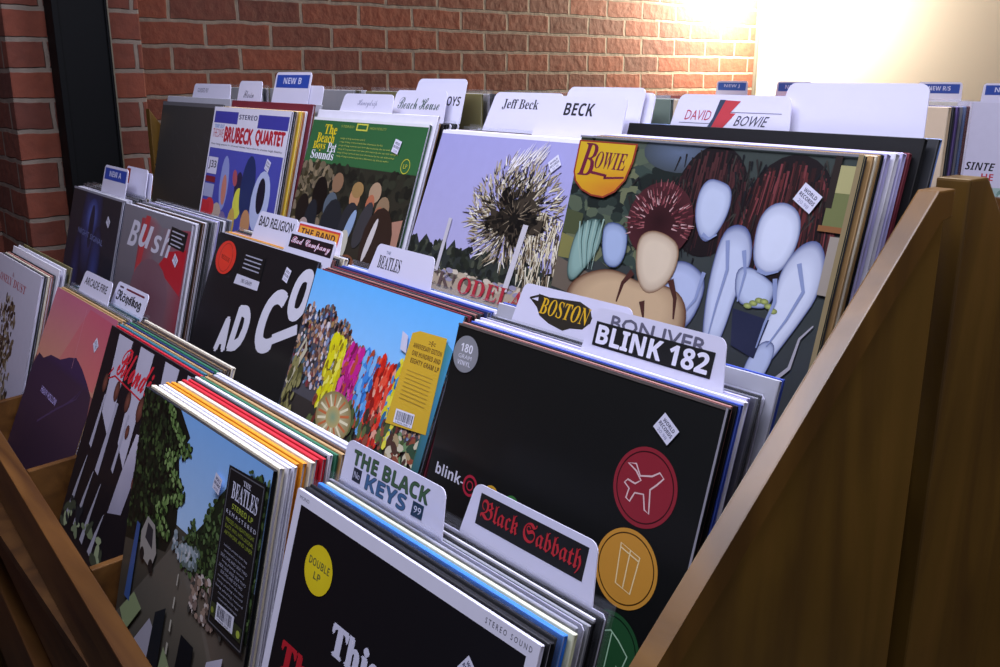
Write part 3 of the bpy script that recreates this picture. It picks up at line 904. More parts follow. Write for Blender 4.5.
def art_charcoal(par):
    rnd = random.Random(2); a = Art()
    a.rect(0, 0, 1, .975, ('#2a2928', '#3a3938')); a.rect(0, .975, 1, 1, '#5d5c60')
    for i in range(14):
        u, v = rnd.uniform(.15, .85), rnd.uniform(.25, .85)
        a.line([(u, v), (u + rnd.uniform(-.06, .06), v + rnd.uniform(-.02, .02)), (u + rnd.uniform(-.04, .08), v - .05)], .004, '#454548')
    a.build('cover_print', M_PRINT, par)


def art_quartet(par):
    rnd = random.Random(1); a = Art()
    a.rect(0, 0, 1, 1, '#d9d6e4')
    a.rect(.02, .885 + .02, .35, .975, '#3f3f9a'); a.rect(.62, .885 + .01, .99, .97, '#3f3f9a')
    a.text('STEREO', .365, .935, .24, .028, '#34345a', st='bold')
    a.text('TIME OUT', .04, .875, .14, .022, '#5c8cc4', st='bold'); a.text('THE DAVE', .03, .82, .15, .05, '#b5404a')
    a.text('BRUBECK', .20, .80, .38, .085, '#b32432', out='#b32432', ow=.005); a.text('QUARTET', .62, .80, .35, .085, '#b32432', out='#b32432', ow=.005)
    a.text('four long pieces in unusual times recorded in stereo high fidelity', .03, .772, .94, .014, '#54525e')
    a.rect(.02, .02, .99, .755, ('#3c3f94', '#4a4ea8'))
    # plain rounded shapes, nothing more
    for (u, v, ru, rv, c, r) in ((.30, .56, .06, .16, '#8a93c8', .1), (.31, .52, .035, .09, '#c07a68', .1), (.50, .55, .05, .09, '#2a2440', 0), (.52, .46, .06, .09, '#d7d44a', 0), (.44, .60, .03, .05, '#a8505a', .4),
                                 (.62, .56, .09, .18, '#22305e', 0), (.80, .50, .11, .17, '#b5bede', -.1), (.80, .53, .05, .10, '#1c1a2a', 0), (.66, .36, .06, .08, '#c08a5c', .2), (.47, .33, .05, .10, '#c4a24c', 0),
                                 (.25, .34, .08, .10, '#b8a494', 0), (.36, .30, .06, .10, '#7d6a94', .3), (.14, .40, .07, .06, '#c8323a', 0), (.86, .26, .08, .09, '#8a6aa0', 0)):
        a.ell(u, v, ru, rv, c, n=18, rot=r)
    a.rect(.03, .60, .17, .70, '#cfcde0'); a.text('J33', .045, .625, .11, .055, '#2a2a3c', st='bold'); a.rect(.03, .55, .17, .585, '#7a2430'); a.rect(.03, .46, .17, .54, '#9fa3c4'); a.rect(.03, .30, .14, .44, '#c22c34')
    a.build('cover_print', M_PRINT, par); tagart(par, .83, .70, -20, .055, .06)


def art_green(par):
    rnd = random.Random(21); a = Art()
    a.rect(0, 0, 1, 1, '#2f5a36'); a.rect(0, .768, 1, .985, ('#33643a', '#2f6038'))
    a.rect(0, .985, 1, 1, '#dcdce0')
    Y, W = '#e0c31e', '#e6e4ee'
    a.text('The', .13, .915, .12, .05, Y, st='serif'); a.text('Beach', .075, .870, .17, .05, Y, st='serif'); a.text('Boys', .055, .825, .12, .05, Y, st='serif'); a.text('Pet', .20, .825, .08, .048, W, st='serif'); a.text('Sounds', .055, .785, .22, .045, W, st='serif')
    a.rect(.42, .945, .52, .98, '#c8c44a'); a.rect(.43, .952, .51, .973, '#2f6038'); a.text('STEREO', .28, .955, .12, .012, '#9aa84c'); a.text('HIGH FIDELITY', .54, .955, .14, .012, '#9aa84c')
    for i, w in enumerate((.22, .38, .48, .52, .50, .46)):
        a.text('songs of long summers and slow afternoons by the sea with strings and bells'[: int(w * 130)], .30, .895 - i * .018, w, .011, '#b7bd5a')
    a.ring(.90, .80, .035, .004, '#c2bc3a'); a.text('LP', .885, .79, .03, .02, '#c2bc3a')
    # photo field below: dim hedge with loose warm and pale stones
    a.rect(.0, .0, 1, .765, ('#3a3026', '#2c2c22'))
    a.scatter(240, (0, .3, .35, .76), (.01, .022), ['#6b604a', '#4c4634', '#8a7a5e', '#38321f', '#7c6d58'], rnd, 1.5)
    a.scatter(160, (.3, .4, 1, .76), (.012, .03), ['#24241c', '#1c1d17', '#303226'], rnd, 1.4)
    a.poly([(.88, .40), (.985, .40), (.985, .56), (.86, .53)], '#a87c68')
    for (u, v, ru, rv, c, r) in ((.24, .60, .07, .10, '#15120f', .2), (.10, .52, .06, .08, '#1d1814', 0), (.20, .46, .06, .12, '#20242a', 0), (.38, .68, .05, .05, '#8a6a50', .3), (.36, .56, .06, .07, '#55606a', 0), (.40, .44, .10, .16, '#23262a', 0),
                                 (.56, .62, .045, .055, '#b5835e', .2), (.57, .66, .05, .04, '#9a7a4c', 0), (.55, .50, .07, .10, '#2b2c30', -.2), (.57, .47, .03, .10, '#8fa5c4', -.3), (.72, .66, .05, .05, '#a88c70', 0), (.70, .60, .035, .05, '#b06a4c', 0),
                                 (.68, .50, .05, .12, '#3c3a3c', -.3), (.81, .58, .055, .07, '#8c7358', 0), (.79, .55, .04, .05, '#a4664a', 0), (.82, .42, .12, .18, '#33241c', 0), (.77, .44, .02, .11, '#cfc6c4', -.25),
                                 (.52, .34, .06, .13, '#c4bfae', -.35), (.45, .28, .08, .10, '#d2cfc2', 0), (.62, .27, .09, .08, '#7c4c34', 0), (.15, .42, .05, .06, '#a8938a', 0), (.28, .30, .10, .12, '#5c4a3c', .2)):
        a.ell(u, v, ru, rv, c, n=16, rot=r)
    a.build('cover_print', M_PRINT, par); tagart(par, .80, .885, -12, .055, .062)


def art_bushy(par):
    """generic stand-in: a shaggy pampas tussock on sand under a lavender sky"""
    rnd = random.Random(31); a = Art(step=0.000022)
    a.rect(0, .46, 1, 1, ('#aaa6cc', '#9c9acc'))
    a.rect(0, .985, 1, 1, '#e6e4f0')
    a.rect(0, .0, 1, .47, ('#a8927c', '#a89a86'))
    pts = [(0, .42)] + [(i / 30, .53 - .05 * i / 30 + .025 * math.sin(i * 2.3) + rnd.uniform(-.012, .012)) for i in range(31)] + [(1, .42)]
    a.poly(pts, '#2c312e')
    a.scatter(150, (0, .40, .95, .52), (.008, .018), ['#23281f', '#343a30', '#1c201c', '#464a3c'], rnd, 1.5)
    a.scatter(60, (.1, .38, .9, .42), (.006, .014), ['#8f8aa0', '#b8a890', '#6a6458', '#c4b8a4'], rnd, 2.4, ang=0)
    cu, cv = .60, .70
    for ring_, (n, r0, r1, cols) in enumerate(((420, .10, .30, ['#5a4c3a', '#2c2620', '#7c6c52', '#a2947c']), (520, .12, .29, ['#c2b694', '#dcd4bc', '#8c7c62', '#e6e0d0', '#b0a284', '#3c342a']),
                                              (260, .08, .22, ['#3a3228', '#1d1a16', '#6c5f4c', '#14120f']))):
        for i in range(n):
            t = rnd.uniform(0, 2 * math.pi); r = rnd.uniform(r0 * .8, r1 * .9)
            x = cu + r * math.cos(t) * .95; y = cv + r * math.sin(t) * .78
            d = t + rnd.uniform(-.5, .5) - (.6 if x < cu else -.3)
            L = rnd.uniform(.02, .06)
            a.line([(x, y), (x + L * math.cos(d), y + L * math.sin(d) - .008)], rnd.uniform(.004, .009), rnd.choice(cols), .002, nl=False)
    for i in range(240):
        x = rnd.uniform(.72, .93); y = rnd.uniform(.46, .74) - (x - .72) * .3
        a.line([(x, y), (x + rnd.uniform(-.01, .03), y - rnd.uniform(.03, .07))], .007, rnd.choice(['#cfc4a4', '#8c7c62', '#3c342a', '#dcd4bc', '#5a4c3a']), .003, nl=False)
    for i in range(60):
        x = rnd.uniform(.50, .68); y = .86 + (x - .5) * .3 + rnd.uniform(-.02, .03)
        a.line([(x, y), (x + .03, y + rnd.uniform(.03, .06))], .006, rnd.choice(['#d6d2d8', '#c9c0b4', '#efeaf0']), .001, nl=False)
    a.scatter(420, (.46, .57, .78, .79), (.008, .02), ['#15130f', '#241f18', '#0e0c0a', '#3a3228'], rnd, 2.0, inside=lambda u, v: ((u - .62) / (.11 + .05 * math.sin(v * 60))) ** 2 + ((v - .675) / (.085 + .03 * math.sin(u * 50))) ** 2 < 1)
    for i in range(90):
        t = rnd.uniform(0, 6.28); r = rnd.uniform(.02, .14)
        a.line([(.62 + r * math.cos(t), .675 + .75 * r * math.sin(t)), (.62 + (r + .04) * math.cos(t), .675 + .75 * (r + .04) * math.sin(t))], .004, rnd.choice(['#3c342a', '#5c5040', '#0c0b09', '#8a7c66']), .001, nl=False)
    a.line([(.237, .628), (.243, .40)], .022, '#bdb9c0'); a.line([(.700, .655), (.690, .39)], .030, '#c2bec4')
    a.text('BECK!', .03, .345, .35, .062, '#5c4a48', st='serif'); a.text('ODELAY', .41, .338, .48, .068, '#a82c38', st='serif'); 
    a.build('cover_print', M_PRINT, par); tagart(par, .755, .90, 40, .055, .05)


def art_shield(par):
    """generic stand-in: gold lettered shield over pale boulders, dark curtains and warm sand"""
    rnd = random.Random(41); a = Art(step=0.000022)
    a.rect(0, 0, 1, 1, ('#34343a', '#3c4440'))
    a.scatter(260, (0, .62, .45, 1), (.012, .035), ['#2c3630', '#4a5448', '#1f2623', '#6a6f52', '#39463f', '#55604c'], rnd, 1.6, ang=0)
    a.poly([(0, .60), (.10, .60), (.10, .66), (0, .68)], '#7f7c48'); a.poly([(0, .68), (.08, .68), (.08, .75), (0, .76)], '#4b5236')
    a.ell(.42, .97, .14, .06, '#5d6a80', '#424a50'); a.poly([(0, .50), (.2, .48), (.2, .56), (0, .60)], '#6a5f52')
    # dark red hanging drapes
    def drape(cu, cv, ru, rv, cols, n):
        a.ell(cu, cv, ru, rv, '#241a1c', '#1c1618', n=26)
        for i in range(n):
            x = cu + rnd.uniform(-ru, ru) * .92
            y = cv + rv * math.sqrt(max(0, 1 - ((x - cu) / ru) ** 2)) * rnd.uniform(.2, .95)
            a.line([(x, y), (x + (x - cu) * .12, y - rnd.uniform(.06, .2))], .007, rnd.choice(cols), .002, nl=False)
    drape(.56, .84, .13, .16, ['#2e1c1e', '#412224', '#221618', '#4a2a2a', '#181214'], 200)
    drape(.82, .80, .15, .19, ['#4a2424', '#5f2a2a', '#2e1a1a', '#74383a', '#3a1e1e', '#1c1214'], 260)
    for i in range(120):
        u, v = rnd.choice(((.63, .9), (.46, .9), (.5, .72), (.9, .9), (.68, .9), (.3, .8))); u += rnd.uniform(-.05, .05); v += rnd.uniform(-.09, .09)
        a.line([(u, v), (u + rnd.uniform(-.02, .02), v - rnd.uniform(.02, .05))], .006, rnd.choice(['#1b1c20', '#2e2a28', '#3c3a34', '#23201f']), .002, nl=False)
    # pale blue boulders with shaded undersides painted as in the picture
    def boulder(pts, hi='#c6cee2', lo='#3f4a78'):
        for _ in range(2):
            q = []
            for k in range(len(pts)):
                p, r_ = pts[k], pts[(k + 1) % len(pts)]
                q += [(p[0] * .75 + r_[0] * .25, p[1] * .75 + r_[1] * .25), (p[0] * .25 + r_[0] * .75, p[1] * .25 + r_[1] * .75)]
            pts = q
        n = len(pts); cx = sum(p[0] for p in pts) / n; cy = sum(p[1] for p in pts) / n
        hl, md_, ll = lin(hi), mix(hi, lo, .30), lin(lo)
        P = [(cx, cy)] + [(cx + (p[0] - cx) * .62, cy + (p[1] - cy) * .62) for p in pts] + [(cx + (p[0] - cx) * .88, cy + (p[1] - cy) * .88) for p in pts] + pts
        F = []
        for k in range(n):
            m = (k + 1) % n
            F += [(0, 1 + k, 1 + m), (1 + k, 1 + n + k, 1 + n + m, 1 + m), (1 + n + k, 1 + 2 * n + k, 1 + 2 * n + m, 1 + n + m)]
        a._add(P, F, [hl] + [hl] * n + [md_] * n + [ll] * n)
    boulder([(.52, .87), (.545, .905), (.59, .90), (.63, .885), (.64, .83), (.62, .76), (.585, .72), (.55, .74), (.52, .80)], '#bfc8de', '#56608c')
    boulder([(.44, .62), (.49, .66), (.55, .66), (.62, .62), (.60, .50), (.54, .44), (.47, .46)], '#b4bedc', '#3c4674')
    boulder([(.63, .76), (.67, .79), (.72, .78), (.75, .70), (.72, .60), (.71, .50), (.69, .42), (.65, .42), (.63, .52), (.62, .64)], '#c4cce2', '#465080')
    boulder([(.735, .80), (.76, .85), (.81, .865), (.86, .84), (.875, .78), (.86, .71), (.83, .67), (.78, .665), (.745, .70)], '#d2d8ea', '#5c668e')
    boulder([(.70, .67), (.75, .68), (.80, .66), (.84, .64), (.83, .58), (.78, .57), (.72, .58)], '#bcc6de', '#46507e')
    boulder([(.84, .69), (.88, .76), (.93, .78), (.965, .73), (.965, .64), (.93, .56), (.90, .50), (.87, .44), (.83, .40), (.80, .42), (.82, .50), (.84, .60)], '#ced4e6', '#525c88')
    boulder([(.80, .44), (.84, .50), (.88, .49), (.87, .42), (.84, .36), (.79, .36)], '#b8c2de', '#3c4674')
    for i in range(6): a.ell(.765 + .016 * i, .60 - .010 * abs(i - 2.5), .014, .008, '#b8bf6a', '#6f7a4c', n=10)
    a.poly([(.72, .56), (.84, .55), (.82, .44), (.74, .46)], '#262a42')
    a.line([(.86, .36), (.93, .44), (.94, .52), (.97, .56)], .012, '#a8a4ac', .004)
    for q in ([(.655, .74), (.675, .66), (.665, .56), (.66, .47)], [(.89, .71), (.92, .64), (.89, .56), (.85, .48)], [(.715, .72), (.735, .66), (.73, .58)], [(.60, .64), (.59, .56), (.55, .50)], [(.83, .66), (.845, .60), (.83, .54), (.82, .47)], [(.565, .745), (.59, .735), (.615, .75)], [(.77, .675), (.80, .668), (.835, .68)], [(.46, .64), (.48, .56), (.50, .50)]):
        a.line(q, .014, '#8a96bc', .004)
    # teal cloth folds at the left
    boulder([(.06, .68), (.10, .735), (.17, .745), (.19, .66), (.14, .58), (.09, .52), (.055, .56)], '#8aaaa0', '#2e4440')
    for i in range(7): a.line([(.075 + .017 * i, .725 + .003 * i), (.085 + .014 * i, .66), (.12 + .008 * i, .58)], .006, '#3f5a54' if i % 2 else '#9ab4a6', .002)
    boulder([(.18, .74), (.28, .735), (.30, .66), (.28, .60), (.22, .60), (.19, .66)], '#a4b4d4', '#33436c')
    # maroon bush and warm sand mound in the middle
    a.ell(.40, .765, .125, .115, '#2a1316', '#4a2428', n=30)
    for i in range(150):
        t = rnd.uniform(-.3, 3.5); r = rnd.uniform(.05, .115)
        a.line([(.40 + r * math.cos(t), .755 + r * math.sin(t)), (.40 + (r + .022) * math.cos(t), .755 + (r + .022) * math.sin(t))], .005, rnd.choice(['#7a3a40', '#9a5a5c', '#5c2a30', '#c29a98', '#3a1a1e']), .001, nl=False)
    boulder([(.08, .52), (.16, .575), (.27, .60), (.38, .57), (.50, .585), (.57, .54), (.58, .44), (.50, .38), (.2, .38), (.08, .44)], '#c8ab86', '#5a3424')
    boulder([(.33, .70), (.37, .735), (.44, .73), (.50, .70), (.50, .62), (.46, .56), (.40, .54), (.35, .60)], '#d8c6ac', '#7c5a40')
    for q in ([(.34, .60), (.31, .56), (.30, .50)], [(.49, .60), (.52, .55), (.53, .49)], [(.40, .52), (.42, .47)]): a.line(q, .022, '#4a2a24', .006)
    # room glimpse at the right edge
    a.rect(.93, .80, .99, .97, '#6f7448'); a.rect(.925, .86, .945, 1, '#2c2420'); a.rect(.945, .90, .99, .97, '#a8a270'); a.rect(.92, .80, .99, .815, '#8a5c38'); a.rect(.96, .64, .99, .79, '#9a9084')
    a.rect(0, .994, 1, 1, '#7b7a80'); a.rect(.986, 0, 1, 1, '#8a7a58')
    # the gold shield
    sh = [(.0, .985), (.255, .985), (.252, .93), (.235, .87), (.20, .83), (.155, .808), (.10, .81), (.05, .825), (.015, .85), (0, .88)]
    a.poly(sh, '#8f3a28'); a.poly([(min(max(u + (.115 - u) * .06, 0), 1), v + (.90 - v) * .06) for u, v in sh], [(206, 168, 40), (206, 172, 44), (212, 170, 44), (206, 140, 36), (200, 120, 40), (204, 130, 44), (204, 140, 40), (206, 150, 36), (208, 160, 36), (206, 164, 36)])
    a.text('B', .018, .872, .075, .105, '#6a2038', st='serifit'); a.text('OWIE', .088, .898, .135, .055, '#6a2038', st='serifit')
    a.line([(.075, .885), (.15, .878), (.14, .870), (.225, .878)], .009, '#6a2038', .006)
    a.build('cover_print', M_PRINT, par); tagart(par, .872, .879, -30, .066, .054)


FRONTS = [
    # row, col, x, y, lean, yaw, thickness, face, edge, mouth, artist, phrase, label, bag
    (0, 0, -1.416, .214, 15.8, 0.1, .005, '#c6c2d2', '#b4b0bc', None, art_white, 'white sleeve with red lettering', 'white record sleeve with red lettering over a mottled brown picture', 0),
    (0, 1, -1.063, .190, 23.6, 0.7, .004, '#5a3a4c', '#a98b62', None, art_pink, 'pink sunset sleeve', 'record sleeve with a pink sky above a dark purple mound', 0),
    (0, 2, -0.707, .184, 20.7, -0.1, .004, '#16141a', '#2a2a30', None, art_bands, 'black and pale banded sleeve', 'black record sleeve with pale bands and looping red script', 0),
    (0, 3, -0.355, .149, 13.2, 1.3, .005, '#202320', '#1b1b20', '#101014', art_road, 'blue sky road sleeve', 'record sleeve picturing trees and a road under blue sky, tall black sticker', 0),
    (0, 4, -0.001, .1405, 16.3, 2.0, .004, '#d9d7e6', '#d6d4e4', None, art_this, 'black sleeve with yellow disc', 'black white-edged record sleeve with a yellow DOUBLE LP disc sticker', 0),
    (1, 0, -1.415, .382, 14.7, -1.3, .004, '#1d2138', '#8c8c98', None, art_bluefig, 'dark blue sleeve', 'dark record sleeve with a blurred blue glow and thin lettering', 0),
    (1, 1, -1.062, .370, 14.6, -0.9, .005, '#77747c', '#b9b7c6', None, art_bush, 'grey and red sleeve', 'grey and red record sleeve with scrawled pale lettering and black sticker', 0),
    (1, 2, -0.707, .361, 21.1, -0.7, .005, '#1c1c1e', '#4b4c52', '#6a6a80', art_badco, 'black sleeve with orange-red disc', 'black record sleeve with big slanted pale letters and orange-red disc sticker', 0),
    (1, 3, -0.354, .337, 20.8, -2.0, .005, '#35302c', '#2c4a4a', None, art_crowd, 'crowded blue sky sleeve', 'record sleeve with many-coloured crowd of shapes below blue sky, mustard sticker', 0),
    (1, 4, 0.004, .319, 16.0, 1.1, .004, '#0f0f10', '#2c2a2c', '#c9c8d4', art_discs, 'black sleeve with coloured discs', 'black record sleeve printed with red, amber and green discs', 0),
    (2, 0, -1.416, .600, 12.6, 0.0, .004, '#28272a', '#6a6a6e', None, art_charcoal, 'charcoal sleeve', 'plain charcoal record sleeve with faint scratched marks, in the top row', 0),
    (2, 1, -1.062, .558, 14.1, -1.4, .004, '#d9d6e4', '#cfcde0', '#101014', art_quartet, 'violet and white sleeve', 'white and violet record sleeve with blue bars and tall red capitals', 0),
    (2, 2, -0.703, .547, 19.2, 1.9, .005, '#2f5a36', '#c9c7d6', None, art_green, 'green-topped sleeve', 'record sleeve with green top band, yellow lettering and dim photograph', 0),
    (2, 3, -0.354, .535, 22.0, -0.4, .004, '#b0aed0', '#dddbea', None, art_bushy, 'lavender sleeve', 'lavender record sleeve with a shaggy pale tussock and red capitals', 0),
    (2, 4, -0.003, .492, 14.6, -0.4, .004, '#3c3c40', '#c2b288', None, art_shield, 'gold shield sleeve', 'painted record sleeve with a gold lettered shield and pale blue forms', 0),
]

# the rest of each stack, front to back: 'colour', 'colour:thickness_mm', '*' = in a clear bag; 'CARD n' = a divider card
# (last top y, entries)
STACK = {
    (0, 0): (.345, ['charcoal:3', 'cream:3', 'salmon brown:4', 'black:3', 'white:3^', 'lavender:4', 'white:3^', 'grey green*', 'olive:3^']),
    (0, 1): (.352, ['tan:5', 'olive*', 'CARD fire', 'grey green*', 'teal', 'CARD regular', 'charcoal', 'grey*']),
    (0, 2): (.344, ['red', 'teal:5', 'tan', 'navy', 'green:4', 'charcoal', 'tan*', 'brown', 'cream:5']),
    (0, 3): (.305, ['cream:6', 'white', 'white', 'orange', 'orange:5', 'cream:5', 'red:5', 'red:4', 'charcoal:3', 'white:4', 'green:3', 'tan:4', 'brown', 'silver grey:4', 'white:6']),
    (0, 4): (.290, ['black:5', 'black*', 'bright blue:5', 'pale yellow:4', 'silver grey:4*', 'CARD keys', 'grey:3', 'black:3', 'white:2', 'black:3*', 'CARD sabbath', 'black:3*']),
    (1, 0): (.497, ['white', 'silver grey:3', 'CARD newa', 'black*', 'grey*', 'black', 'silver grey*', 'CARD red', 'olive:3', 'CARD pale', 'grey green:3']),
    (1, 1): (.514, ['white:3', 'black', 'brown', 'white:3', 'charcoal', 'grey*', 'white', 'lavender:4', 'charcoal', 'white:3', 'navy*', 'silver grey:3']),
    (1, 2): (.518, ['CARD badco', 'tan:4', 'orange:3', 'CARD religion', 'salmon brown', 'charcoal', 'black*', 'cream:6', 'CARD band', 'black:3']),
    (1, 3): (.492, ['maroon:3', 'black:3', 'salmon brown:3', 'charcoal', 'maroon', 'navy:5', 'royal blue', 'CARD beatles', 'white:4', 'light blue*']),
    (1, 4): (.474, ['salmon brown:3', 'black:2', 'royal blue:4', 'white:6', 'CARD blink', 'lavender:4', 'silver grey*', 'black:4', 'CARD boston', 'silver grey:4^', 'royal blue:3^', 'silver grey*']),
    (2, 0): (.690, ['silver grey:3^', 'CARD guided', 'grey:3^']),
    (2, 1): (.690, ['black', 'beige:3', 'yellow', 'orange', 'white', 'maroon:5^', 'CARD scrawl', 'pale yellow:3', 'silver grey:3^', 'CARD newb', 'CARD blankb']),
    (2, 2): (.706, ['white:5^', 'yellow:4', 'CARD faint', 'tan', 'black', 'black', 'charcoal', 'CARD house', 'black*', 'black', 'CARD boys']),
    (2, 3): (.704, ['white:5', 'pink:4', 'white:4', 'CARD beck', 'charcoal', 'brown*', 'black', 'CARD jeff', 'grey*', 'CARD wide', 'charcoal', 'CARD wideb', 'silver grey']),
    (2, 4): (.662, ['tan:3', 'cream:3', 'brown', 'tan', 'black:4', 'lavender:7', 'white:7', 'lavender:7', 'maroon:5', 'black:6^', 'CARD starman', 'charcoal:4^', 'CARD tallblank', 'light blue:4^']),
}

def A_(parent, name='lettering'):
    return Art(scale=1.0, clip=False, base=0.0001)


def c_fire(l):
    o = divider_card((.055, .196), l); a = A_(o); a.text('ARCADE FIRE', .068, .332, .112, .013, '#1c1c28', out='#1c1c28', ow=.0003); a.build('lettering', M_STICK, o); return o
def c_regular(l):
    o = divider_card((.181, .320), l); a = A_(o); a.rect(.195, .346, .212, .349, '#3a1c28'); a.rect(.225, .346, .305, .349, '#6a2432'); a.text('Röyskog', .192, .322, .11, .020, '#0c0c14', st='black', out='#0c0c14', ow=.0006); a.build('lettering', M_STICK, o); return o
def c_keys(l):
    o = divider_card((.006, .152), l); a = A_(o)
    a.text('THE BLACK', .020, .335, .112, .013, '#3c5a3c', st='bold', out='#22301f', ow=.0006); a.text('KEYS', .045, .320, .060, .013, '#3c6088', st='bold', out='#1d2f45', ow=.0006)
    a.rect(.024, .321, .037, .333, '#1a2030'); a.text('No', .026, .324, .009, .006, '#c8c8dc'); a.rect(.114, .321, .129, .333, '#16324a'); a.text('99', .1165, .324, .010, .006, '#c8c8dc')
    a.build('lettering', M_STICK, o); return o
def c_sabbath(l):
    o = divider_card((.160, .296), l, h=.044); a = A_(o); a.rect(.170, .328, .288, .353, '#0b0b0d'); a.build('label_strip', M_STICK, o)
    b = A_(o); b.base = .0004; b.text('Black Sabbath', .174, .331, .110, .019, '#b3202a', st='black'); b.build('lettering', M_STICK, o); return o
def c_new(l, t, s='NEW A', h=.055, blue='#1f3f9c', y=.0):
    o = divider_card(t, l, h=h, slant=.002); a = A_(o); z = .315 + h
    a.rect(t[0] + .006, z - .028, t[1] - .006, z - .005, blue); a.build('label_strip', M_STICK, o)
    b = A_(o); b.base = .0004; w = t[1] - t[0]; b.text(s, t[0] + w * .25, z - .021, w * .5, .011, '#c9cbe6', st='bold'); b.build('lettering', M_STICK, o); return o
def c_blank(l, t, h=.041, col='#d4d2e6'): return divider_card(t, l, h=h, col=col)
def c_red(l):
    o = divider_card((.180, .300), l, h=.055); a = A_(o); a.rect(.183, .337, .205, .366, '#8a2a22'); a.build('label_strip', M_STICK, o); return o
def c_badco(l):
    o = divider_card((.206, .336), l, h=.030); a = A_(o); a.rect(.212, .322, .330, .341, '#180a12'); a.build('label_strip', M_STICK, o)
    b = A_(o); b.base = .0004; b.text('Bad Company', .217, .325, .108, .013, '#dcdae8', st='script', out='#c8406a', ow=.0004); b.build('lettering', M_STICK, o); return o
def c_religion(l):
    o = divider_card((.076, .200), l, h=.043); a = A_(o); a.text('BAD RELIGION', .083, .336, .108, .015, '#16161e', out='#16161e', ow=.0003); a.build('lettering', M_STICK, o); return o
def c_band(l):
    o = divider_card((.154, .284), l, h=.034); a = A_(o); a.rect(.160, .325, .278, .346, '#c23a34'); a.rect(.163, .328, .275, .343, '#d9982c'); a.build('label_strip', M_STICK, o)
    b = A_(o); b.base = .0004; b.text('THE BAND', .170, .3305, .098, .010, '#4a1a1c', st='bold'); b.build('lettering', M_STICK, o); return o
def c_beatles(l):
    o = divider_card((.060, .186), l, h=.039); a = A_(o); a.text('THE', .084, .343, .010, .004, '#2c4a6a'); a.text('BEATLES', .072, .324, .050, .0165, '#14141c', st='serif'); a.build('lettering', M_STICK, o); return o
def c_blink(l):
    o = divider_card((.146, .286), l, h=.0405); a = A_(o); a.text('BON IVER', .168, .3395, .10, .0115, '#5f5d70', out='#5f5d70', ow=.0004); a.build('lettering', M_STICK, o)
    c = A_(o); c.base = .0003; c.rect(.152, .322, .278, .343, '#0b0b0d'); c.build('label_strip', M_STICK, o)
    b = A_(o); b.base = .0006; b.text('BLINK 182', .156, .3245, .118, .016, '#e2e0f0', st='bold', out='#e2e0f0', ow=.0004); b.build('lettering', M_STICK, o); return o
def c_boston(l):
    o = divider_card((.029, .172), l); a = A_(o)
    a.poly([(.042, .341), (.054, .340), (.053, .347), (.068, .346), (.108, .349), (.122, .345), (.126, .338), (.134, .336), (.124, .331), (.118, .325), (.103, .323), (.094, .319), (.074, .322), (.060, .327), (.054, .334)], '#241d10')
    a.text('BOSTON', .058, .329, .066, .016, '#d6a818', st='serifit'); a.line([(.042, .341), (.056, .346)], .002, '#241d10'); a.build('lettering', M_STICK, o); return o
def c_scr(l, t, s, h=.041, st=None, w=.06, x=.03, col='#54546a', z=.333, hh=.014):
    o = divider_card(t, l, h=h); a = A_(o); a.text(s, t[0] + x, z, w, hh, col, st=st); a.build('lettering', M_STICK, o); return o
def c_starman(l):
    o = divider_card((.051, .186), l, h=.045); a = A_(o)
    a.line([(.058, .331), (.098, .331)], .0007, '#6a6a7e'); a.line([(.120, .343), (.178, .343)], .0007, '#6a6a7e'); a.text('DAVID', .064, .334, .032, .010, '#a83448', shear=.2); a.text('BOWIE', .126, .330, .036, .010, '#3a3a4a', shear=.4)
    a.poly([(.104, .355), (.129, .354), (.119, .342), (.126, .342), (.113, .326), (.095, .327), (.100, .337)], '#b3303a'); a.poly([(.104, .355), (.111, .355), (.100, .327), (.095, .327), (.100, .337)], '#24344c')
    a.build('lettering', M_STICK, o); return o


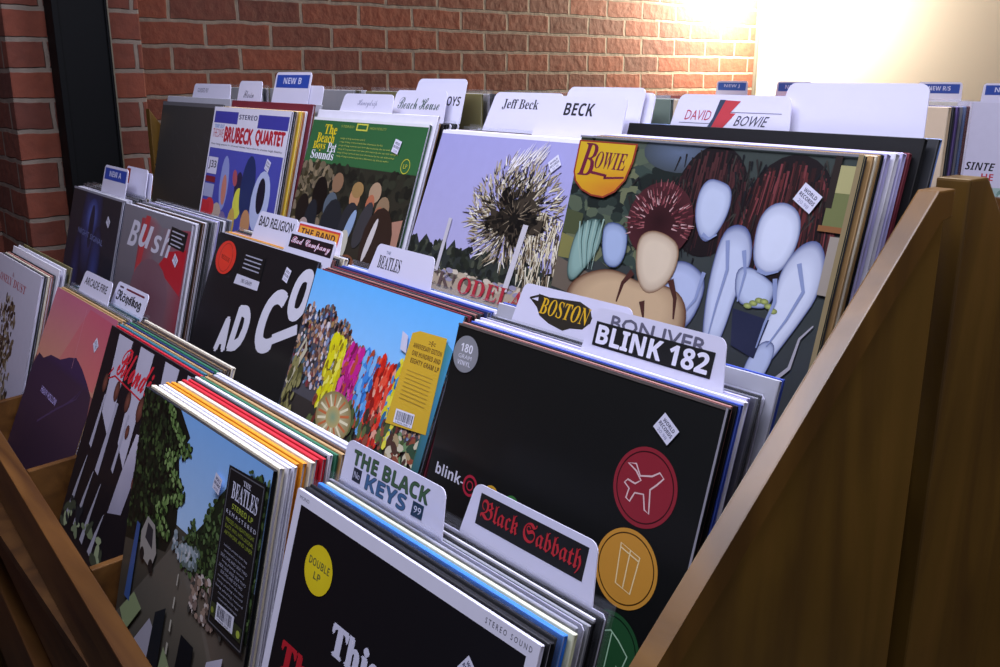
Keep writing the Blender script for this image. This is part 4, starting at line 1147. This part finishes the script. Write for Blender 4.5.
CARDS = {
    'fire': lambda: c_fire('small white divider card lettered ARCADE FIRE'),
    'regular': lambda: c_regular('white divider card with ornate black lettering under a thin red line'),
    'keys': lambda: c_keys('white divider card with green and blue block lettering'),
    'sabbath': lambda: c_sabbath('white divider card with red blackletter on a black strip'),
    'newa': lambda: c_new('white divider card with blue NEW A strip above the dark blue sleeve', (.130, .270), 'NEW A'),
    'red': lambda: c_red('white divider card with red patch at the tab corner, behind blue NEW A tab'),
    'pale': lambda: c_blank('blank white divider card behind the red-cornered one in the middle row', (.215, .309), .048),
    'badco': lambda: c_badco('white divider card with white script on a black strip, orange-red disc stack'),
    'religion': lambda: c_religion('white divider card with plain black BAD RELIGION capitals'),
    'band': lambda: c_band('white divider card with dark capitals on a yellow strip edged red'),
    'beatles': lambda: c_beatles('white divider card with black serif capitals behind the crowded blue sky sleeve'),
    'blink': lambda: c_blink('white divider card lettered BLINK 182 in white on a black strip'),
    'boston': lambda: c_boston('white divider card with gold lettering on a dark winged shape'),
    'guided': lambda: c_scr('white divider card with small print above the charcoal sleeve', (.126, .306), 'GUIDED BY', w=.055, x=.02, hh=.009, z=.338),
    'bluea': lambda: c_new('white divider card with wide blue strip, farthest back above the charcoal sleeve', (.012, .120), 'NEW A', h=.040),
    'scrawl': lambda: c_scr('white divider card with grey scrawled writing behind the violet and white sleeve', (.006, .105), 'Florin', h=.050, st='script', w=.045, x=.025),
    'newb': lambda: c_new('tall white divider card with blue NEW B strip, above the violet and white sleeve', (.130, .266), 'NEW B', h=.067, blue='#22449f'),
    'blankb': lambda: c_blank('low blank white divider card right of the tall blue NEW B tab', (.200, .311), .044),
    'faint': lambda: c_scr('white divider card with faint grey handwriting behind the green-topped sleeve', (.047, .188), 'Honeydrip', st='script', w=.055, x=.045, col='#8a8aa8'),
    'house': lambda: c_scr('white divider card with green and black script Beach House', (.159, .288), 'Beach House', st='script', w=.105, x=.012, col='#23463c', h=.048, z=.334, hh=.018),
    'boys': lambda: c_scr('tall white divider card handwritten BOYS in black capitals', (.190, .309), 'BOYS', st='bold', w=.042, x=.072, col='#14141c', h=.066, z=.341, hh=.014),
    'beck': lambda: c_scr('white divider card with bold hand-drawn BECK capitals and slanted sides', (.160, .300), 'BECK', w=.050, x=.040, col='#101018', h=.052, z=.343, hh=.016, st='bold'),
    'jeff': lambda: c_scr('white divider card lettered Jeff Beck in dark serif type', (.036, .172), 'Jeff Beck', st='serif', w=.072, x=.022, col='#1c1c28', h=.055, z=.346, hh=.015),
    'wide': lambda: c_blank('blank white divider card rising behind the BECK one', (.168, .298), .064),
    'wideb': lambda: c_blank('blank white divider card behind the other blank one at the BECK card', (.195, .309), .058),
    'starman': lambda: c_starman('white divider card with red and blue lightning flash between thin red and black names'),
    'tallblank': lambda: c_blank('tall broad blank white divider card above the gold shield sleeve', (.172, .309), .058),
}

allowed_bottom = (0.2560, 0.4170, 0.6080)


def build_stack(row, col):
    fr = [f for f in FRONTS if f[0] == row and f[1] == col][0]
    _, _, x, y, al, yaw, t, face, edge, mouth, artist, phrase, label, bag = fr
    al = R(al); yaw *= 0.5
    rnd = random.Random(row * 31 + col * 7 + 5)
    grp = 'record sleeves stacked behind the ' + phrase
    body = sleeve_mesh(face, edge, t, mouth)
    o = link('record_sleeve', body, None)
    place(o, x, y, ZB[row], al, R(yaw), t)
    tag(o, label, 'record sleeve', 'front sleeves of the stacks')
    artist(o)
    if bag: link('plastic_bag', bag_mesh(t, 0.006, 0.006, TOP[o.name] + 0.0005), None, o)
    last, ents = STACK[(row, col)]
    specs = []
    for e in ents:
        if e.startswith('CARD'): specs.append(('card', e.split()[1], 0.0012, False)); continue
        big = e.endswith('^'); e = e.rstrip('^'); b = e.endswith('*'); e = e.rstrip('*')
        nm, _, th = e.partition(':')
        specs.append((nm, 'big' if big else None, (float(th) if th else 3.5) / 1000, b))
    ytop0 = y + S * math.sin(al) + (t + 0.0008) / math.cos(al) + (0.001 if bag else 0)
    ybot0 = y + (t + 0.0006) / math.cos(al) + 0.0008 + (0.001 if bag else 0)
    ts = [(s[2] + (0.0014 if s[3] else 0)) * 1.10 + 0.0004 for s in specs]
    tot = sum(ts)
    gapb = 0.0006
    need = tot + gapb * len(ts)
    ybot1 = max(ybot0 + need, min(allowed_bottom[row], ybot0 + max(need, (last - ytop0) * .8)))
    stretch = (ybot1 - ybot0 - tot) / len(ts)
    topgap = max((last - ytop0 - tot) / len(ts), 0.0007)
    yb, yt, k = ybot0, ytop0 + topgap, 0
    al_prev, yaw_prev = al, yaw
    for (nm, cid, th, bg_) in specs:
        a = math.asin(min(max((yt - yb) / S, -0.1), 0.9))
        if nm == 'card':
            o = CARDS[cid]()
            place(o, (col - 4) * PITCHX, yb, ZB[row], a, R(yaw), th)
            o['group'] = 'divider cards in the record rack'
        else:
            fc, ec = PAL[nm]
            o = link('record_sleeve', sleeve_mesh(fc, ec, th), None)
            dz = rnd.uniform(0, 0.0) 
            place(o, (col - 4) * PITCHX + rnd.uniform(-.004, .004), yb, ZB[row], a, R(yaw), th)
            if cid == 'big': o.scale = (1.035, 1, 1.038)
            tag(o, '%s record sleeve, %s back behind the %s' % (nm, ORD[k], phrase), 'record sleeve', grp)
            k += 1
            if bg_: link('plastic_bag', bag_mesh(th, rnd.choice((.005, .007)), rnd.choice((.004, .006))), None, o)
        step = (th + (0.0014 if bg_ else 0)) * 1.10 + 0.0004
        yb += step + stretch; yt += step + topgap


for row in range(3):
    for col in range(5):
        build_stack(row, col)

# ------------------------------------------------------------------ second rack: upright sleeves and tabs seen over the top row
def upright(nm, col, y, th, label, bag=False, x=None, z=RK2Z, grp='upright sleeves in the rack behind', lean=1.5):
    fc, ec = PAL[nm]
    o = link('record_sleeve', sleeve_mesh(fc, ec, th), None)
    place(o, (col - 4) * PITCHX if x is None else x, y, z, R(lean), 0, th)
    tag(o, label, 'record sleeve', grp)
    if bag: link('plastic_bag', bag_mesh(th, .006, .005), None, o)
    return o


y = .722
for k, (nm, th) in enumerate([('beige', .006), ('charcoal', .005), ('violet', .004), ('silver grey', .004), ('light blue', .004), ('maroon', .004)]):
    upright(nm, 4, y, th, '%s record sleeve, %s in the upright stack at the rear rack end' % (nm, ORD[k]), nm in ('silver grey', 'light blue'), x=-.018)
    y += th + 0.0030
PH = {0: 'behind the charcoal sleeve', 1: 'behind the violet and white sleeve', 2: 'behind the green-topped sleeve', 3: 'behind the lavender sleeve'}
for c in range(4):
    y = .742
    seq = {0: ['grey', 'silver grey', 'olive'], 1: ['grey', 'olive', 'silver grey'], 2: ['olive', 'white', 'charcoal'], 3: ['grey green', 'silver grey', 'olive']}[c]
    for k, nm in enumerate(seq):
        upright(nm, c, y, .004, '%s upright sleeve of the rear rack, seen %s' % (nm, PH[c]), k == 1, z=RK2Z)
        y += .012

# far rack: sleeves facing us and blue-striped tabs
xs = -1.38
FARC = ['white', 'cream', 'orange', 'light blue', 'white', 'beige', 'grey', 'white']
for k in range(3):
    o = upright(['white', 'red', 'cream'][k], 0, 2.22, .006, '%s record sleeve of the far rack, %s from its brick wall end' % (['white', 'orange-red', 'cream'][k], ORD[k]), x=-1.39 + k * .335, z=.3354, grp='front sleeves of the far rack', lean=6)
    if k == 0:
        a = Art(); a.rect(.25, .80, .55, 1, '#c9553f'); a.rect(.34, .86, .38, .96, '#e2c9a4'); a.rect(.44, .86, .48, .96, '#e2c9a4'); a.rect(.56, .80, .66, 1, '#2a2c3a'); a.rect(.33, .5, .45, .76, '#c9a23a'); a.build('cover_print', M_PRINT, o)
wc = link('record_sleeve', sleeve_mesh('#cfcce0', '#d6d4e4', .006), None)
place(wc, -0.352, 2.20, .3354, R(4), 0, .006)
tag(wc, 'plain white record sleeve of the far rack with black and red print low down', 'record sleeve', 'front sleeves of the far rack')
a = Art(); a.rect(0, 0, 1, 1, ('#c2bfd6', '#cfcce0')); a.text('SINTE', .02, .50, .22, .06, '#16161e', st='boldit'); a.text('HE', .15, .43, .09, .05, '#b3263a', st='bold'); a.rect(0, 0, 1, .38, ('#7c9a94', '#9cb4b0')); a.scatter(40, (.0, .05, .5, .36), (.02, .04), ['#4a6a62', '#6f8c84', '#b4c6c2'], random.Random(5)); a.build('cover_print', M_PRINT, wc)
for k in range(3):
    upright(['beige', 'white', 'orange'][k], 0, 2.24, .006, '%s record sleeve of the far rack, %s right of the white lettered one' % (['beige', 'white', 'orange'][k], ['just', 'second', 'third'][k]), x=-.02 + k * .335, z=.3354, grp='front sleeves of the far rack', lean=5)
for k, (x, h) in enumerate(((-1.205, .045), (-.99, .045), (-.565, .046), (-.40, .044))):
    t = (0.02, .135)
    o = c_new(['pale blue-striped tab nearest the corner of the walls, far rack', 'blue-striped tab left of the tall broad blank divider card, far rack', 'blue-striped tab lettered NEW, right of the tall blank divider card', 'blue-striped tab at the right edge of the picture, far rack'][k], t, 'NEW %s' % ('J', 'K', 'R/S', 'T')[k], h=h, blue='#3a5fae' if k < 2 else '#27479c')
    place(o, x, 2.30 + k * .004, .3354, R(3), 0, .001)
    o['group'] = 'divider cards in the far rack'
